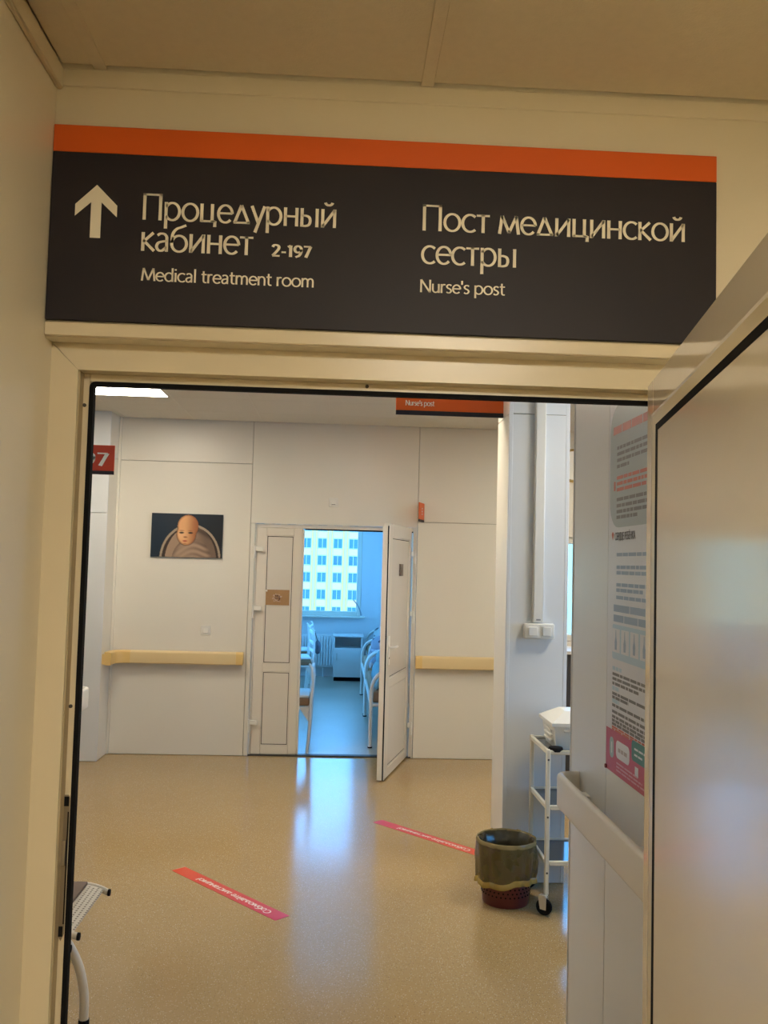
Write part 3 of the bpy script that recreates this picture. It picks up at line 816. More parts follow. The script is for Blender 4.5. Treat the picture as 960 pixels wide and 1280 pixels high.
# small orange flag sign above the open ward door (sticks out of the wall)
a = onY(523, 629, D-.06); zb2 = onY(523, 652.5, D-.06).z
fl = thing('flag_sign', 'tiny orange flag sign beside the top corner of the ward door', 'sign', (.69, D, zb2))
q = .17*math.tan(R(22))
def flagbox(n, mt, z0_, z1_):
    b = MB(); P0 = Vector((.675, D-.19)); P1 = Vector((.735, D-.004)); nn = Vector((-(P1-P0).y, (P1-P0).x)).normalized()*.004
    b.prism([tuple(P0-nn), tuple(P1-nn), tuple(P1+nn), tuple(P0+nn)], 'z', z0_, z1_); b.build(n, mt, fl, 0)
flagbox('board', ORANGE, zb2+.02, a.z); flagbox('band', NAVY, zb2, zb2+.0199)
mk = MB()
for zz in (.06, .085, .11):
    c = Vector((.706, D-.105)); nn = Vector((.952, -.307))*.0046
    mk.box(c.x+nn.x-.003, c.x+nn.x+.003, c.y-.012, c.y+.012, zb2+zz, zb2+zz+.012)
mk.build('mark', WHITE_TXT, fl, 0)

# brown paper notice on the closed ward leaf
na, nb = onY(331, 737, D), onY(361, 757, D)
nt_ = thing('door_notice', 'brown card notice with round white print on the closed ward door leaf', 'notice', ((na.x+nb.x)/2, D, nb.z))
B('card', mat('brown_card', (.42, .25, .12), .7, var=.15, scale=20), nt_, na.x, nb.x, D+0.0334, D+0.0370, nb.z, na.z)
pk = MB(); cxn, czn = (na.x+nb.x)/2+.003, (na.z+nb.z)/2-.002
for i in range(46):
    a_ = random.random()*6.28; r_ = .042*math.sqrt(random.random())
    x_, z_ = cxn+r_*math.cos(a_)*1.05, czn+r_*math.sin(a_)*.95
    pk.box(x_-.004, x_+.004, D+0.0329, D+0.0334, z_-.0025, z_+.0025)
pk.build('print', mat('pale_print', (.62, .50, .44), .6), nt_, 0)
pk = MB()
for i in range(16):
    a_ = random.random()*6.28; r_ = .026*math.sqrt(random.random())
    pk.box(cxn+r_*math.cos(a_)-.004, cxn+r_*math.cos(a_)+.004, D+0.0325, D+0.0329, czn+r_*math.sin(a_)-.005, czn+r_*math.sin(a_)+.005)
pk.build('print', mat('dark_print', (.14, .07, .05), .6), nt_, 0)
MB().disc((na.x+.014, D+.0323, na.z-.010), .008, 12, 'y', .003).build('pin', WHITE_P, nt_)

# red room-number flag sign on the left hall wall
z_t, z_m, z_b = onY(143, 557, 5.4).z, onY(143, 589, 5.4).z, onY(142, 593.5, 5.4).z
rs = thing('room_sign', 'red flag sign with white numbers sticking out of the left wall', 'sign', (-1.5, 5.4, z_b))
B('board', RED, rs, XH+.001, -1.374, 5.395, 5.405, z_m, z_t, .001)
B('band', NAVY, rs, XH+.001, -1.374, 5.395, 5.405, z_b, z_m-.0002, .001)
a = onY(107, 583, 5.394); b = onY(136, 582.5, 5.394)
text_on('lettering', '197', onY(130, 566, 5.394).z-onY(130, 582.5, 5.394).z, (b.x-a.x)*1.55, LETTER, rs, facing_cam(b.x-(b.x-a.x)*1.55, 5.3949, b.z), thick=.17, thin=.10)

# nurse's post sign beside the column
zb3 = onY(495, 518, 5.05).z
ns = thing('hanging_sign', "orange sign reading Nurse's post at the column top", 'sign', (.6, 5.05, zb3))
B('board', ORANGE, ns, .296, cx0-.001, 5.044, 5.056, zb3+.026, zb3+.26, .001)
B('band', NAVY, ns, .296, cx0-.001, 5.0435, 5.0565, zb3, zb3+.0258, .001)
a, b = onY(507, 506.5, 5.043), onY(543, 507.5, 5.043)
text_on('lettering', "Nurse's post", .030, b.x-a.x, LETTER, ns, facing_cam(a.x, 5.0438, a.z), thick=.16, thin=.10)
B('hanger', STEEL, ns, .34, .344, 5.048, 5.052, zb3+.26, ZC, 0); B('hanger', STEEL, ns, .80, .804, 5.048, 5.052, zb3+.26, ZC, 0)

# cable trunking and double switch on the column
tr = thing('cable_trunking', 'white vertical cable duct above the double switch on the column', 'cable duct', (1.085, cy0, 1.40))
B('duct', WHITE_P, tr, 1.058, 1.118, cy0-.028, cy0-.0002, 1.4, ZC-.001, .003)
B('lid', WHITE_P, tr, 1.064, 1.112, cy0-.031, cy0-.0281, 1.4, ZC-.001, .001)
B('mark', mat('grey_mark', (.3, .3, .3), .6), tr, 1.078, 1.102, cy0-.0316, cy0-.0311, 1.412, 1.420)
sw2 = thing('double_switch', 'white double light switch box on the column', 'switch', (1.095, cy0, 1.31))
B('box', WHITE_P, sw2, 1.012, 1.178, cy0-.042, cy0-.0002, 1.312, 1.396, .006)
for x in (1.026, 1.102):
    fr_ = B('surround', WHITE_P, sw2, x, x+.064, cy0-.045, cy0-.042, 1.322, 1.386, .001)
    B('rocker', WHITE_P, fr_, x+.007, x+.057, cy0-.052, cy0-.045, 1.329, 1.379, .003)

# round thing with a shiny rim on the far wall, in the slit beside the column
p = onY(714.5, 582, D-.02)
mr_ = thing('round_wall_fitting', 'round wall fitting with shiny gold rim glimpsed in the slit right of the column', 'wall fitting', (p.x+.02, D, p.z-.14))
MB().disc((p.x+.02, D-.012, p.z), .135, 32, 'y', .022).build('face', WHITE_P, mr_)
MB().tube([(p.x+.02+.14*math.cos(2*math.pi*i/32), D-.014, p.z+.14*math.sin(2*math.pi*i/32)) for i in range(32)], .014, 8, True).build('rim', mat('gold_rim', (.8, .65, .35), .2, metal=1), mr_)
cb = thing('low_cabinet', 'dark low cabinet under the far window in the slit', 'cabinet', (2.4, D-.25, 0))
B('body', mat('dark_cabinet', (.05, .05, .055), .5), cb, 1.93, 2.75, D-.45, D-.001, .02, .98, .004)
B('worktop', WHITE_P, cb, 1.90, 2.78, D-.48, D-.001, .9805, 1.01, .003)

# ================================================================== POSTER on the right wall
PX = XP-.0022
py0, py1, pz0, pz1 = 2.905, 2.225, 1.055, 2.255   # far edge, near edge
po = thing('poster', 'tall health information poster on the right wall', 'poster', (XP, 2.56, pz0))
def P_(name, mt, u0, u1, z0, z1, th=.0002, lay=0):
    return B(name, mt, po, PX-.0004*lay-th, PX-.0004*lay, py0-u1, py0-u0, z0, z1)
paper = mat('poster_paper', (.74, .76, .82), .30, var=.01)
B('sheet', paper, po, PX, XP-.0002, py1, py0, pz0, pz1)
slate = mat('poster_slate_blue', (.40, .47, .50), .32); ink = mat('poster_dark_ink', (.20, .20, .21), .5)
rink = mat('poster_red_ink', (.60, .16, .12), .5); bink = mat('poster_blue_ink', (.36, .47, .62), .5)
mag = mat('poster_magenta', (.52, .05, .13), .32, var=.2, scale=3); teal = mat('poster_teal', (.05, .22, .19), .4); sky_ = mat('poster_pale_blue', (.50, .66, .78), .35)
def rounded(name, mt, u0, u1, z0, z1, r, lay, corners=(1, 1, 1, 1)):
    pts = []
    for (cu, cz, a0), f in zip(((u1-r, z1-r, 0), (u0+r, z1-r, 90), (u0+r, z0+r, 180), (u1-r, z0+r, 270)), corners):
        if f:
            for i in range(7):
                a = R(a0+90*i/6); pts.append((py0-(cu+r*math.cos(a)), cz+r*math.sin(a)))
        else:
            s1, s2 = {0: (1, 1), 90: (-1, 1), 180: (-1, -1), 270: (1, -1)}[a0]
            pts.append((py0-(cu+r*s1), cz+r*s2))
    return MB().prism(pts, 'x', PX-.0004*lay-.0002, PX-.0004*lay).build(name, mt, po, 0)
rounded('header_block', slate, .012, .668, 1.835, 2.235, .09, 1, (1, 1, 1, 1))
def lines(mt, u0, specs, h=.011, lay=2):
    b = MB()
    for z, w_ in specs:
        u = u0
        while u < u0+w_:
            l = random.uniform(.02, .075) if h < .02 else random.uniform(.08, .16); l = min(l, u0+w_-u)
            b.box(PX-.0004*lay-.0002, PX-.0004*lay, py0-(u+l), py0-u, z-h/2, z+h/2); u += l+.006
    b.build('text_lines', mt, po, 0)['kind'] = 'stuff'
lines(rink, .045, [(2.152, .58)], .026)
lines(ink, .085, [(2.092, .5), (2.072, .5), (2.052, .5), (2.032, .12)])
lines(rink, .085, [(1.995, .5), (1.976, .5), (1.957, .5)]); P_('bullet', rink, .055, .072, 1.955, 1.985, lay=2)
lines(ink, .085, [(1.925, .52), (1.905, .52), (1.886, .52), (1.868, .20)])
text_on('heading', 'СЕРДЦЕ РЕБЁНКА', .024, .20, ink, po, Matrix(((0, 0, -1, PX-.0004), (-1, 0, 0, py0-.07), (0, 1, 0, 1.795), (0, 0, 0, 1))), thick=.14, thin=.11)
MB().prism([(py0-.048+.011*s_*f, 1.795+dz) for s_, f, dz in ((0, 0, 0), (1, 1, .018), (1, .6, .028), (0, 0, .022), (-1, .6, .028), (-1, 1, .018))], 'x', PX-.0006, PX-.0004).build('heart', rink, po, 0)
lines(bink, .09, [(1.748, .5)], lay=1); lines(bink, .09, [(1.708, .5), (1.690, .5)], lay=1); lines(bink, .09, [(1.652, .5), (1.635, .25)], lay=1); lines(bink, .09, [(1.612, .5)], lay=1)
lines(bink, .065, [(1.577, .52), (1.545, .40)], .022, 1)
rounded('figure_block', sky_, .055, .64, 1.415, 1.525, .01, 1)
for i in range(6):
    u = .085+.088*i
    P_('figure_card', paper, u-.028, u+.046, 1.437, 1.512, lay=2)
    MB().prism([(py0-(u+.009)+d_*.001, z_) for d_, z_ in ((-9, 1.445), (9, 1.445), (11, 1.47), (4, 1.485), (2, 1.508), (-2, 1.508), (-4, 1.485), (-11, 1.47))], 'x', PX-.0018, PX-.0016).build('figure', bink, po, 0)
lines(sky_, .06, [(1.385, .09), (1.322, .07), (1.282, .07)], .012, 1)
lines(ink, .06, [(1.367, .52), (1.352, .52), (1.337, .25), (1.305, .52), (1.293, .16), (1.268, .52), (1.248, .52), (1.232, .50), (1.220, .52), (1.209, .52)], .009, 1)
lines(rink, .06, [(1.199, .45), (1.192, .25)], .006, 1)
P_('footer_block', mag, 0, py0-py1, pz0, 1.189, lay=1)
rounded('emblem', mat('poster_pale_teal', (.35, .52, .56), .4), .040, .082, 1.100, 1.165, .018, 2); P_('emblem_mark', paper, .056, .066, 1.115, 1.150, lay=3)
rounded('speech_bubble', paper, .105, .235, 1.110, 1.165, .018, 2)
rounded('tag', teal, .255, .45, 1.135, 1.195, .014, 2)
lines(paper, .28, [(1.172, .10), (1.155, .07)], .006, 3); lines(paper, .285, [(1.108, .03)], .028, 2)
lines(mat('poster_pale_pink', (.66, .36, .48), .4), .11, [(1.094, .2), (1.083, .24), (1.072, .3)], .005, 2)
lines(mat('poster_bubble_ink', (.45, .40, .42), .4), .128, [(1.137, .085)], .012, 3)
MB().disc((PX-.002, py0-.004, pz0+.006), .007, 12, 'x', .006).build('pin', mat('red_pin', (.20, .02, .02), .4), po)

# ================================================================== FLOOR STRIPS
def floor_strip(p0, p1, label, col_a, col_b):
    a, b = onZ(*p0), onZ(*p1); d_ = (b-a); L = d_.length; ang = math.atan2(d_.y, d_.x)
    t = thing('floor_sticker', label, 'floor sticker', ((a.x+b.x)/2, (a.y+b.y)/2, 0), ang, 'distance stickers')
    M = mat('sticker_red', (.70, .05, .03), .35); n_ = M.node_tree; p = n_.nodes['Principled BSDF']
    tc = n_.nodes.new('ShaderNodeTexCoord'); sx_ = n_.nodes.new('ShaderNodeSeparateXYZ'); n_.links.new(tc.outputs['Object'], sx_.inputs[0])
    mr = n_.nodes.new('ShaderNodeMapRange'); mr.inputs['From Min'].default_value = -L/2; mr.inputs['From Max'].default_value = L/2
    n_.links.new(sx_.outputs['X'], mr.inputs['Value'])
    mx = n_.nodes.new('ShaderNodeMix'); mx.data_type = 'RGBA'; mx.inputs['A'].default_value = (*col_a, 1); mx.inputs['B'].default_value = (*col_b, 1)
    n_.links.new(mr.outputs['Result'], mx.inputs['Factor']); n_.links.new(mx.outputs['Result'], p.inputs['Base Color'])
    B('strip', M, t, -L/2, L/2, -.043, .043, .0003, .0012, 0, True)
    Mx = Matrix.Rotation(math.pi, 4, 'Z') @ Matrix.Translation((-L*.40, -.013, .0012))
    me = text_mesh('Соблюдайте дистанцию!', .036, L*.68, thick=.16, thin=.13, depth=.0003); me.transform(Mx)
    link_mesh('lettering', me, WHITE_TXT, t, True)
floor_strip((223, 1086), (353, 1148), 'red floor strip with white letters left of the blue reflection', (.74, .07, .02), (.62, .04, .10))
q0, q1 = onZ(472, 1026), onZ(592, 1064.5)
floor_strip((472, 1026.5), (602, 1068), 'red floor strip with white letters running towards the waste bin', (.62, .04, .10), (.74, .07, .02))

# ================================================================== WASTE BIN
bc = Vector((.893, 4.60, 0))
bn = thing('waste_bin', 'dark red perforated waste bin with a draped yellowish liner bag', 'waste bin', bc)
MAROON = mat('maroon_plastic', (.13, .022, .018), .35)
MB().lathe([(.0, .004), (.115, .0), (.118, .01), (.142, .30), (.147, .305), (.142, .31), (.137, .30), (.113, .012), (0, .012)], (0, 0, 0), 40).build('basket', MAROON, bn, 40, True)
ho = MB()
for z in (.055, .075, .095, .115):
    for k in range(34):
        a = 2*math.pi*(k+(.5 if int(z*1000) % 40 == 15 else 0))/34; r_ = .1183+.0831*z+.0004
        t_ = bmesh.new(); bmesh.ops.create_cone(t_, cap_ends=True, segments=8, radius1=.0042, radius2=.0042, depth=.003)
        ho.merge(t_, Matrix.Translation((r_*math.cos(a), r_*math.sin(a), z)) @ Matrix.Rotation(a, 4, 'Z') @ Matrix.Rotation(R(90), 4, 'Y'))
pf = ho.build('perforations', RUBBER, bn, 40, True); pf['kind'] = 'stuff'
rb = random.Random(5)
fold = [(rb.randint(3, 19), rb.uniform(0, 6.28), rb.uniform(-14, 14), rb.uniform(.3, 1)) for _ in range(9)]
def bagfn(r_, z, a):
    k = min(1, max(0, (.318-z)/.10))
    f = sum(w_*math.sin(n_*a+p_+q_*z) for n_, p_, q_, w_ in fold)/3
    cr_ = 1-abs(math.sin(2.5*a+1+3*z))          # sharp creases
    q_ = r_+k*(.008*f+.009*cr_*(.4+.6*math.sin(a*1.5+2)**2))
    if z > .30: q_ += .0015*math.sin(9*a+1)+.001*math.sin(17*a)
    zz = z
    if z < .15: zz = z+.016*math.sin(a+2.6)+.006*math.sin(3*a+fold[0][1])+.004*math.sin(8*a+fold[1][1])
    return q_, zz
BAG = bag_mat('olive_liner_film', (.16, .13, .05), .70)
HEM = bag_mat('yellow_liner_hem', (.52, .36, .08), .75)
MB().lathe([(.02, .03), (.098, .04), (.111, .12), (.122, .22), (.130, .30), (.143, .314)], (0, 0, 0), 120, lambda r_, z, a: (r_+.003*math.sin(7*a+20*z)-.002*math.sin(13*a), z)).build('liner_inside', bag_mat('dark_liner_inside', (.07, .06, .03), .9), bn, 60, True)
MB().lathe([(.146, .314), (.1505, .316), (.153, .305), (.154, .27), (.1535, .22), (.152, .17), (.149, .135), (.148, .125)], (0, 0, 0), 140, bagfn).build('liner_bag', BAG, bn, 60, True)
MB().lathe([(.1485, .126), (.153, .118), (.1545, .106), (.153, .098)], (0, 0, 0), 140, bagfn).build('liner_hem', HEM, bn, 60, True)
MB().lathe([(.1425, .312), (.146, .319), (.151, .3185), (.1545, .309), (.1545, .300)], (0, 0, 0), 140, bagfn).build('liner_rim', bag_mat('pale_liner_rim', (.48, .38, .17), .6), bn, 60, True)
for a0, w_ in ((4.35, .05), (5.35, .09)):        # ties lying over the rim
    m_ = MB(); rows = []
    for i in range(9):
        z = .20+.0145*i if i < 8 else .322
        rows.append([m_.bm.verts.new(((.1435 if i < 8 else .149)*math.cos(-a0+d), (.1435 if i < 8 else .149)*math.sin(-a0+d), z)) for d in (-w_, w_)])
    for A, C in zip(rows[:-1], rows[1:]): m_.bm.faces.new((A[0], A[1], C[1], C[0]))
    m_.build('liner_tie', HEM, bn, 60, True)

# ================================================================== TROLLEY
TW = mat('white_trolley_enamel', (.80, .75, .62), .3)
tx0, tx1, ty0, ty1 = 1.062, 1.52, 4.43, 4.80
tl = thing('trolley', 'white tubular trolley on castors beside the waste bin', 'trolley', ((tx0+tx1)/2, (ty0+ty1)/2, 0))
for x in (tx0, tx1):
    for y in (ty0, ty1):
        MB().box(x-.011, x+.011, y-.011, y+.011, .093, .80, .004).build('post', TW, tl)
        c_ = thing('castor', None, None, (x, y, 0)); c_.parent = tl; c_.matrix_parent_inverse = world(tl).inverted()
        for k in ('label', 'category'):
            if k in c_: del c_[k]
        Q = Matrix.Translation((x-.012, y-.012, .040)) @ Matrix.Rotation(R(55), 4, 'Z')
        t_ = bmesh.new(); bmesh.ops.create_cone(t_, cap_ends=True, segments=24, radius1=.040, radius2=.040, depth=.020)
        bmesh.ops.bevel(t_, geom=[e for e in t_.edges if len(e.link_faces) == 2 and e.calc_face_angle(0) > 1], offset=.004, segments=2, affect='EDGES')
        MB().merge(t_, Q @ Matrix.Rotation(R(90), 4, 'Y')).build('wheel', RUBBER, c_)
        b = MB()
        for sx_ in (-.0155, .0125):
            t_ = bmesh.new(); pl = [(-.014, -.012), (.016, -.010), (.026, .046), (.006, .058), (-.016, .050)]
            A = [t_.verts.new((sx_, p, q)) for p, q in pl]; C = [t_.verts.new((sx_+.003, p, q)) for p, q in pl]
            t_.faces.new(A); t_.faces.new(C[::-1])
            for i in range(5): t_.faces.new((A[i], C[i], C[(i+1) % 5], A[(i+1) % 5]))
            b.merge(t_, Q)
        t_ = bmesh.new(); bmesh.ops.create_cube(t_, size=1)
        for v in t_.verts: v.co = Vector((v.co.x*.031, v.co.y*.034+.006, v.co.z*.014+.049))
        b.merge(t_, Q); b.build('fork', mat('castor_zinc', (.72, .68, .58), .35, metal=.3), c_)
DG = mat('dark_glass_shelf', (.07, .08, .085), .15)
for z in (.785, .515, .245):
    sh = MB()
    sh.box(tx0+.011, tx1-.011, ty0-.009, ty0+.009, z-.011, z+.011, .003); sh.box(tx0+.011, tx1-.011, ty1-.009, ty1+.009, z-.011, z+.011, .003)
    sh.box(tx0-.009, tx0+.009, ty0+.011, ty1-.011, z-.011, z+.011, .003); sh.box(tx1-.009, tx1+.009, ty0+.011, ty1-.011, z-.011, z+.011, .003)
    q_ = sh.build('shelf_frame', TW, tl)
    B('shelf_plate', DG, q_, tx0+.0095, tx1-.0095, ty0+.0095, ty1-.0095, z-.004, z+.002)
for z in (.75, .47, .20): MB().disc((tx0, ty0-.0115, z), .005, 10, 'y', .003).build('bolt', DARK, tl)
# lidded box on the trolley
bx = thing('plastic_container', 'white plastic container with sloped lid on the trolley top', 'container', (1.24, 4.62, .788))
b0, b1, e0, e1 = 1.10, 1.40, 4.47, 4.74
m_ = MB(); bb = []
for f_, z in ((.018, .7875), (.0, .905)): bb.append([m_.bm.verts.new(v) for v in ((b0+f_, e0+f_, z), (b1-f_, e0+f_, z), (b1-f_, e1-f_, z), (b0+f_, e1-f_, z))])
m_.bm.faces.new(bb[0][::-1]); m_.bm.faces.new(bb[1])
for k in range(4): m_.bm.faces.new((bb[0][k], bb[0][(k+1) % 4], bb[1][(k+1) % 4], bb[1][k]))
m_.build('body', WHITE_P, bx, 30)
m_ = MB(); bb = []
for f_, z in ((-.014, .9055), (-.014, .922), (.07, .972)): bb.append([m_.bm.verts.new(v) for v in ((b0+f_, e0+f_, z), (b1-f_, e0+f_, z), (b1-f_, e1-f_, z), (b0+f_, e1-f_, z))])
m_.bm.faces.new(bb[0][::-1]); m_.bm.faces.new(bb[-1])
for A, C in zip(bb[:-1], bb[1:]):
    for k in range(4): m_.bm.faces.new((A[k], A[(k+1) % 4], C[(k+1) % 4], C[k]))
m_.build('lid', WHITE_P, bx, 20)
for z in (.825, .85, .875): B('rib', WHITE_P, bx, b0-.004, b0+.01, e0+.06, e1-.06, z-.006, z+.004, .002); 
B('grip', WHITE_P, bx, b0+.05, b1-.05, e0-.006, e0+.008, .875, .888, .003)
dk = MB(); dk.lathe([(0, 0), (.035, 0), (.038, .008), (.034, .02), (.0, .024)], (1.105, 4.453, .787), 20)
tape = dk.build('black_clip', RUBBER, None); tag(tape, 'small black object on the trolley top by the container', 'clip')

# ================================================================== BENCH (left, behind the door jamb)
BW = mat('bench_white_steel', (.72, .67, .56), .3)
# perforated sheet material (holes are print-fine relief)
PERF = mat('perforated_steel', (.72, .67, .56), .35)
be = thing('waiting_bench', 'white perforated steel waiting bench with brown pad behind the door jamb', 'bench', (-1.2, 2.7, 0))
PAD = mat('brown_seat_pad', (.16, .10, .065), .6)
def seat_z(x):      # seat profile across X, front edge at x=-.82 rolls down
    return .452 if x < -.93 else .452-.018*((x+.93)/.11)**2
for k in range(3):
    y1_, y0_ = 3.500-.49*k, 3.075-.49*k
    prof = [(-1.40, .74), (-1.36, .55), (-1.30, .465), (-1.22, .44), (-1.1, .447), (-.98, .452), (-.93, .452), (-.88, .447), (-.835, .436)]
    pth = [tuple(v) for v in smooth_path([(x, 0, z) for x, z in prof], 5)]
    for y in (y0_, y1_):
        MB().tube([(x, y-(.03 if y == y1_ else -.0)*max(0, (x+.95)/.115)**2, z) for x, _, z in pth], .0115, 10).build('seat_tube', BW, be)
        e = pth[-1]; MB().disc((e[0]+.003, y-(.03 if y == y1_ else 0), e[2]), .0125, 14, 'x', .008).build('tube_cap', RUBBER, be)
    s = MB(); N = len(pth); ny = 2
    rows = [[s.bm.verts.new((x, y, z+dz)) for x, _, z in pth[:-2]] for dz, y in ((.006, y0_+.008), (.006, y1_-.012), (.003, y1_-.012), (.003, y0_+.008))]
    for A, C in zip(rows, rows[1:]+rows[:1]):
        for i in range(len(A)-1): s.bm.faces.new((A[i], A[i+1], C[i+1], C[i]))
    s.bm.faces.new([r[0] for r in rows]); s.bm.faces.new([r[-1] for r in rows][::-1])
    sh = s.build('seat_sheet', PERF, be)
    # perforations: small dark dimples, one joined piece
    pr_ = MB()
    for i in range(14):
        for j in range(22):
            x = -.855-.0165*i; y = y0_+.026+.0178*j+(.0089 if i % 2 else 0)
            if y > y1_-.03: continue
            z = .4585 if x < -.93 else .4585-.016*((x+.93)/.095)**2
            vs = [pr_.bm.verts.new((x+.0042*math.cos(a), y+.0042*math.sin(a), z-.004*.0)) for a in [2*math.pi*q/6 for q in range(6)]]
            pr_.bm.faces.new(vs)
    pp = pr_.build('perforations', mat('bench_holes', (.16, .12, .08), .8), sh, 0); pp['kind'] = 'stuff'
    pd = MB().box(-1.22, -.915, y0_+.012, y1_-.02, .460, .474, .005, 2).build('seat_pad', PAD, be)
    pb_ = MB()
MB().box(-1.24, -1.16, 1.98, 3.56, .37, .415, .006).build('beam', BW, be)
for y in (3.38, 2.10):
    MB().tube(smooth_path([(-1.2, y, .36), (-1.08, y, .355), (-.98, y, .315), (-.915, y, .22), (-.886, y, .11), (-.882, y, .012)], 6), .017, 12).build('leg', BW, be)
    MB().tube(smooth_path([(-1.2, y, .36), (-1.32, y, .35), (-1.42, y, .30), (-1.49, y, .20), (-1.52, y, .10), (-1.52, y, .012)], 6), .017, 12).build('leg', BW, be)
    for x in (-.882, -1.52): MB().tube([(x, y, 0), (x, y, .018)], .020, 12).build('foot_cap', RUBBER, be)

# ================================================================== WARD CONTENTS
# nightstand
NSW = mat('white_laminate', (.80, .80, .79), .35)
n0, n1 = -.055, .36
nsd = thing('nightstand', 'white bedside cabinet with open niche under the ward window', 'cabinet', ((n0+n1)/2, 13.1, 0))
yb0, yb1 = 12.87, 13.262
B('plinth', RUBBER, nsd, n0+.012, n1-.012, yb0+.03, yb1, 0, .055)
for x in (n0, n1-.018): B('side_panel', NSW, nsd, x, x+.018, yb0, yb1, .055, .63, .001)
B('top', NSW, nsd, n0-.012, n1+.012, yb0-.012, yb1, .6305, .655, .003)
B('back_panel', NSW, nsd, n0+.018, n1-.018, yb1-.01, yb1, .055, .63)
B('shelf', NSW, nsd, n0+.018, n1-.018, yb0+.002, yb1-.01, .455, .473)
B('shelf', NSW, nsd, n0+.018, n1-.018, yb0+.02, yb1-.01, .056, .074)
dr = B('door', NSW, nsd, n0+.020, n1-.020, yb0-.002, yb0+.016, .06, .4545, .002)
MB().tube([(n0+.05, yb0-.02, .30), (n0+.05, yb0-.02, .40)], .005, 8).box(n0+.046, n0+.054, yb0-.02, yb0-.002, .31, .316).box(n0+.046, n0+.054, yb0-.02, yb0-.002, .384, .39).build('handle', STEEL, dr)

# radiator
rd = thing('radiator', 'white ribbed radiator below the ward window', 'radiator', (-.7, 13.3, .12))
for i in range(34):
    x = -1.42+.0405*i
    MB().box(x, x+.034, 13.27, 13.31, .17, .60, .010, 2).build('rib', NSW, rd)
B('header', NSW, rd, -1.44, -.03, 13.30, 13.35, .585, .63, .008); B('header', NSW, rd, -1.44, -.03, 13.30, 13.35, .14, .185, .008)
MB().box(-1.2, -1.16, 13.345, WB_-.002, .5, .54).box(-.3, -.26, 13.345, WB_-.002, .5, .54).build('bracket', NSW, rd)
MB().tube([(-.2, 13.32, .14), (-.2, 13.32, .0)], .011, 8).build('pipe', NSW, rd)

# curved rod on the sill
rod = thing('curved_rod', 'thin curved rod leaning at the window sill corner', 'rod', (.345, 13.34, .906))
MB().tube(smooth_path([(.345, 13.34, .906), (.318, 13.335, 1.0), (.275, 13.335, 1.08), (.215, 13.34, 1.15)], 6), [.013-.0004*i for i in range(19)], 8).build('rod_shaft', mat('rod_grey', (.30, .33, .36), .4), rod)
MB().box(.325, .365, 13.32, 13.36, .906, .915, .003).build('base', NSW, rod)

# beds
BT = mat('white_bed_tube', (.80, .78, .73), .3)
MATT = mat('brown_mattress', (.33, .19, .10), .8)
SHEET = mat('white_sheet', (.78, .80, .80), .8)
BSHEET = mat('pale_blue_sheet', (.42, .50, .54), .8)
def bed_end(t, y, x0, x1, h):
    pts = fillet([(x0, y, .01), (x0, y, h), (x1, y, h), (x1, y, .01)], .22, 10)
    MB().tube(pts, .019, 10).build('end_arch', BT, t)
    pts = fillet([(x0+.085, y, .40), (x0+.085, y, h-.13), (x1-.085, y, h-.13), (x1-.085, y, .40)], .15, 8)
    MB().tube(pts, .013, 10).build('inner_arch', BT, t)
    MB().tube([(x0, y, .39), (x1, y, .39)], .014, 10).build('end_bar', BT, t)
    for x in (x0, x1): MB().tube([(x, y, 0), (x, y, .012)], .022, 10).build('foot_cap', RUBBER, t)

def cloth(name, mt, par, x0, x1, y0, y1, z, amp, seed, drop=0.0, nx=26, ny=34, edge=.0):
    rnd = random.Random(seed); hs = [(rnd.uniform(4, 11), rnd.uniform(3, 9), rnd.uniform(0, 6.28), rnd.uniform(.3, 1)) for _ in range(6)]
    b = MB(); g_ = []
    for i in range(nx+1):
        row = []
        for j in range(ny+1):
            u, v = i/nx, j/ny; x = x0+(x1-x0)*u; y = y0+(y1-y0)*v
            e = min(1, (9 if amp > .1 else 5)*min(u, 1-u, v, 1-v))**.6
            h = sum(a*math.sin(p*x+q*y+s) for p, q, s, a in hs)/3
            zz = z+e*(amp*(.6+.4*h)+.015*math.sin(31*x+17*y+3*h))
            if drop and u < .12: zz -= drop*(1-u/.12)**1.5; x = x0+(x1-x0)*.12*(.85+.15*u/.12)-.02*(1-u/.12)
            row.append(b.bm.verts.new((x, y, zz)))
        g_.append(row)
    for i in range(nx):
        for j in range(ny): b.bm.faces.new((g_[i][j], g_[i+1][j], g_[i+1][j+1], g_[i][j+1]))
    o = b.build(name, mt, par, 80)
    md = o.modifiers.new('thickness', 'SOLIDIFY'); md.thickness = .012; md.offset = -1
    return o
def pattern(name, a, b_, c, sc_):
    M = mat(name, a, .85); n_ = M.node_tree; p = n_.nodes['Principled BSDF']
    tc = n_.nodes.new('ShaderNodeTexCoord'); src = p.inputs['Base Color'].links[0].from_socket
    for k, (s_, c_) in enumerate(((sc_, b_), (sc_*.7, c))):
        v = n_.nodes.new('ShaderNodeTexVoronoi'); v.inputs['Scale'].default_value = s_
        n_.links.new(tc.outputs['Object'], v.inputs['Vector'])
        r_ = n_.nodes.new('ShaderNodeValToRGB'); r_.color_ramp.interpolation = 'CONSTANT'
        r_.color_ramp.elements[0].color = (1, 1, 1, 1); r_.color_ramp.elements[1].position = .33; r_.color_ramp.elements[1].color = (0, 0, 0, 1)
        n_.links.new(v.outputs['Distance'], r_.inputs['Fac'])
        mx = n_.nodes.new('ShaderNodeMix'); mx.data_type = 'RGBA'; n_.links.new(r_.outputs['Color'], mx.inputs['Factor'])
        n_.links.new(src, mx.inputs['A']); mx.inputs['B'].default_value = (*c_, 1); src = mx.outputs['Result']
    n_.links.new(src, p.inputs['Base Color']); return M
QUILT1 = mat('teal_quilt', (.20, .36, .40), .85, var=.25, scale=9)
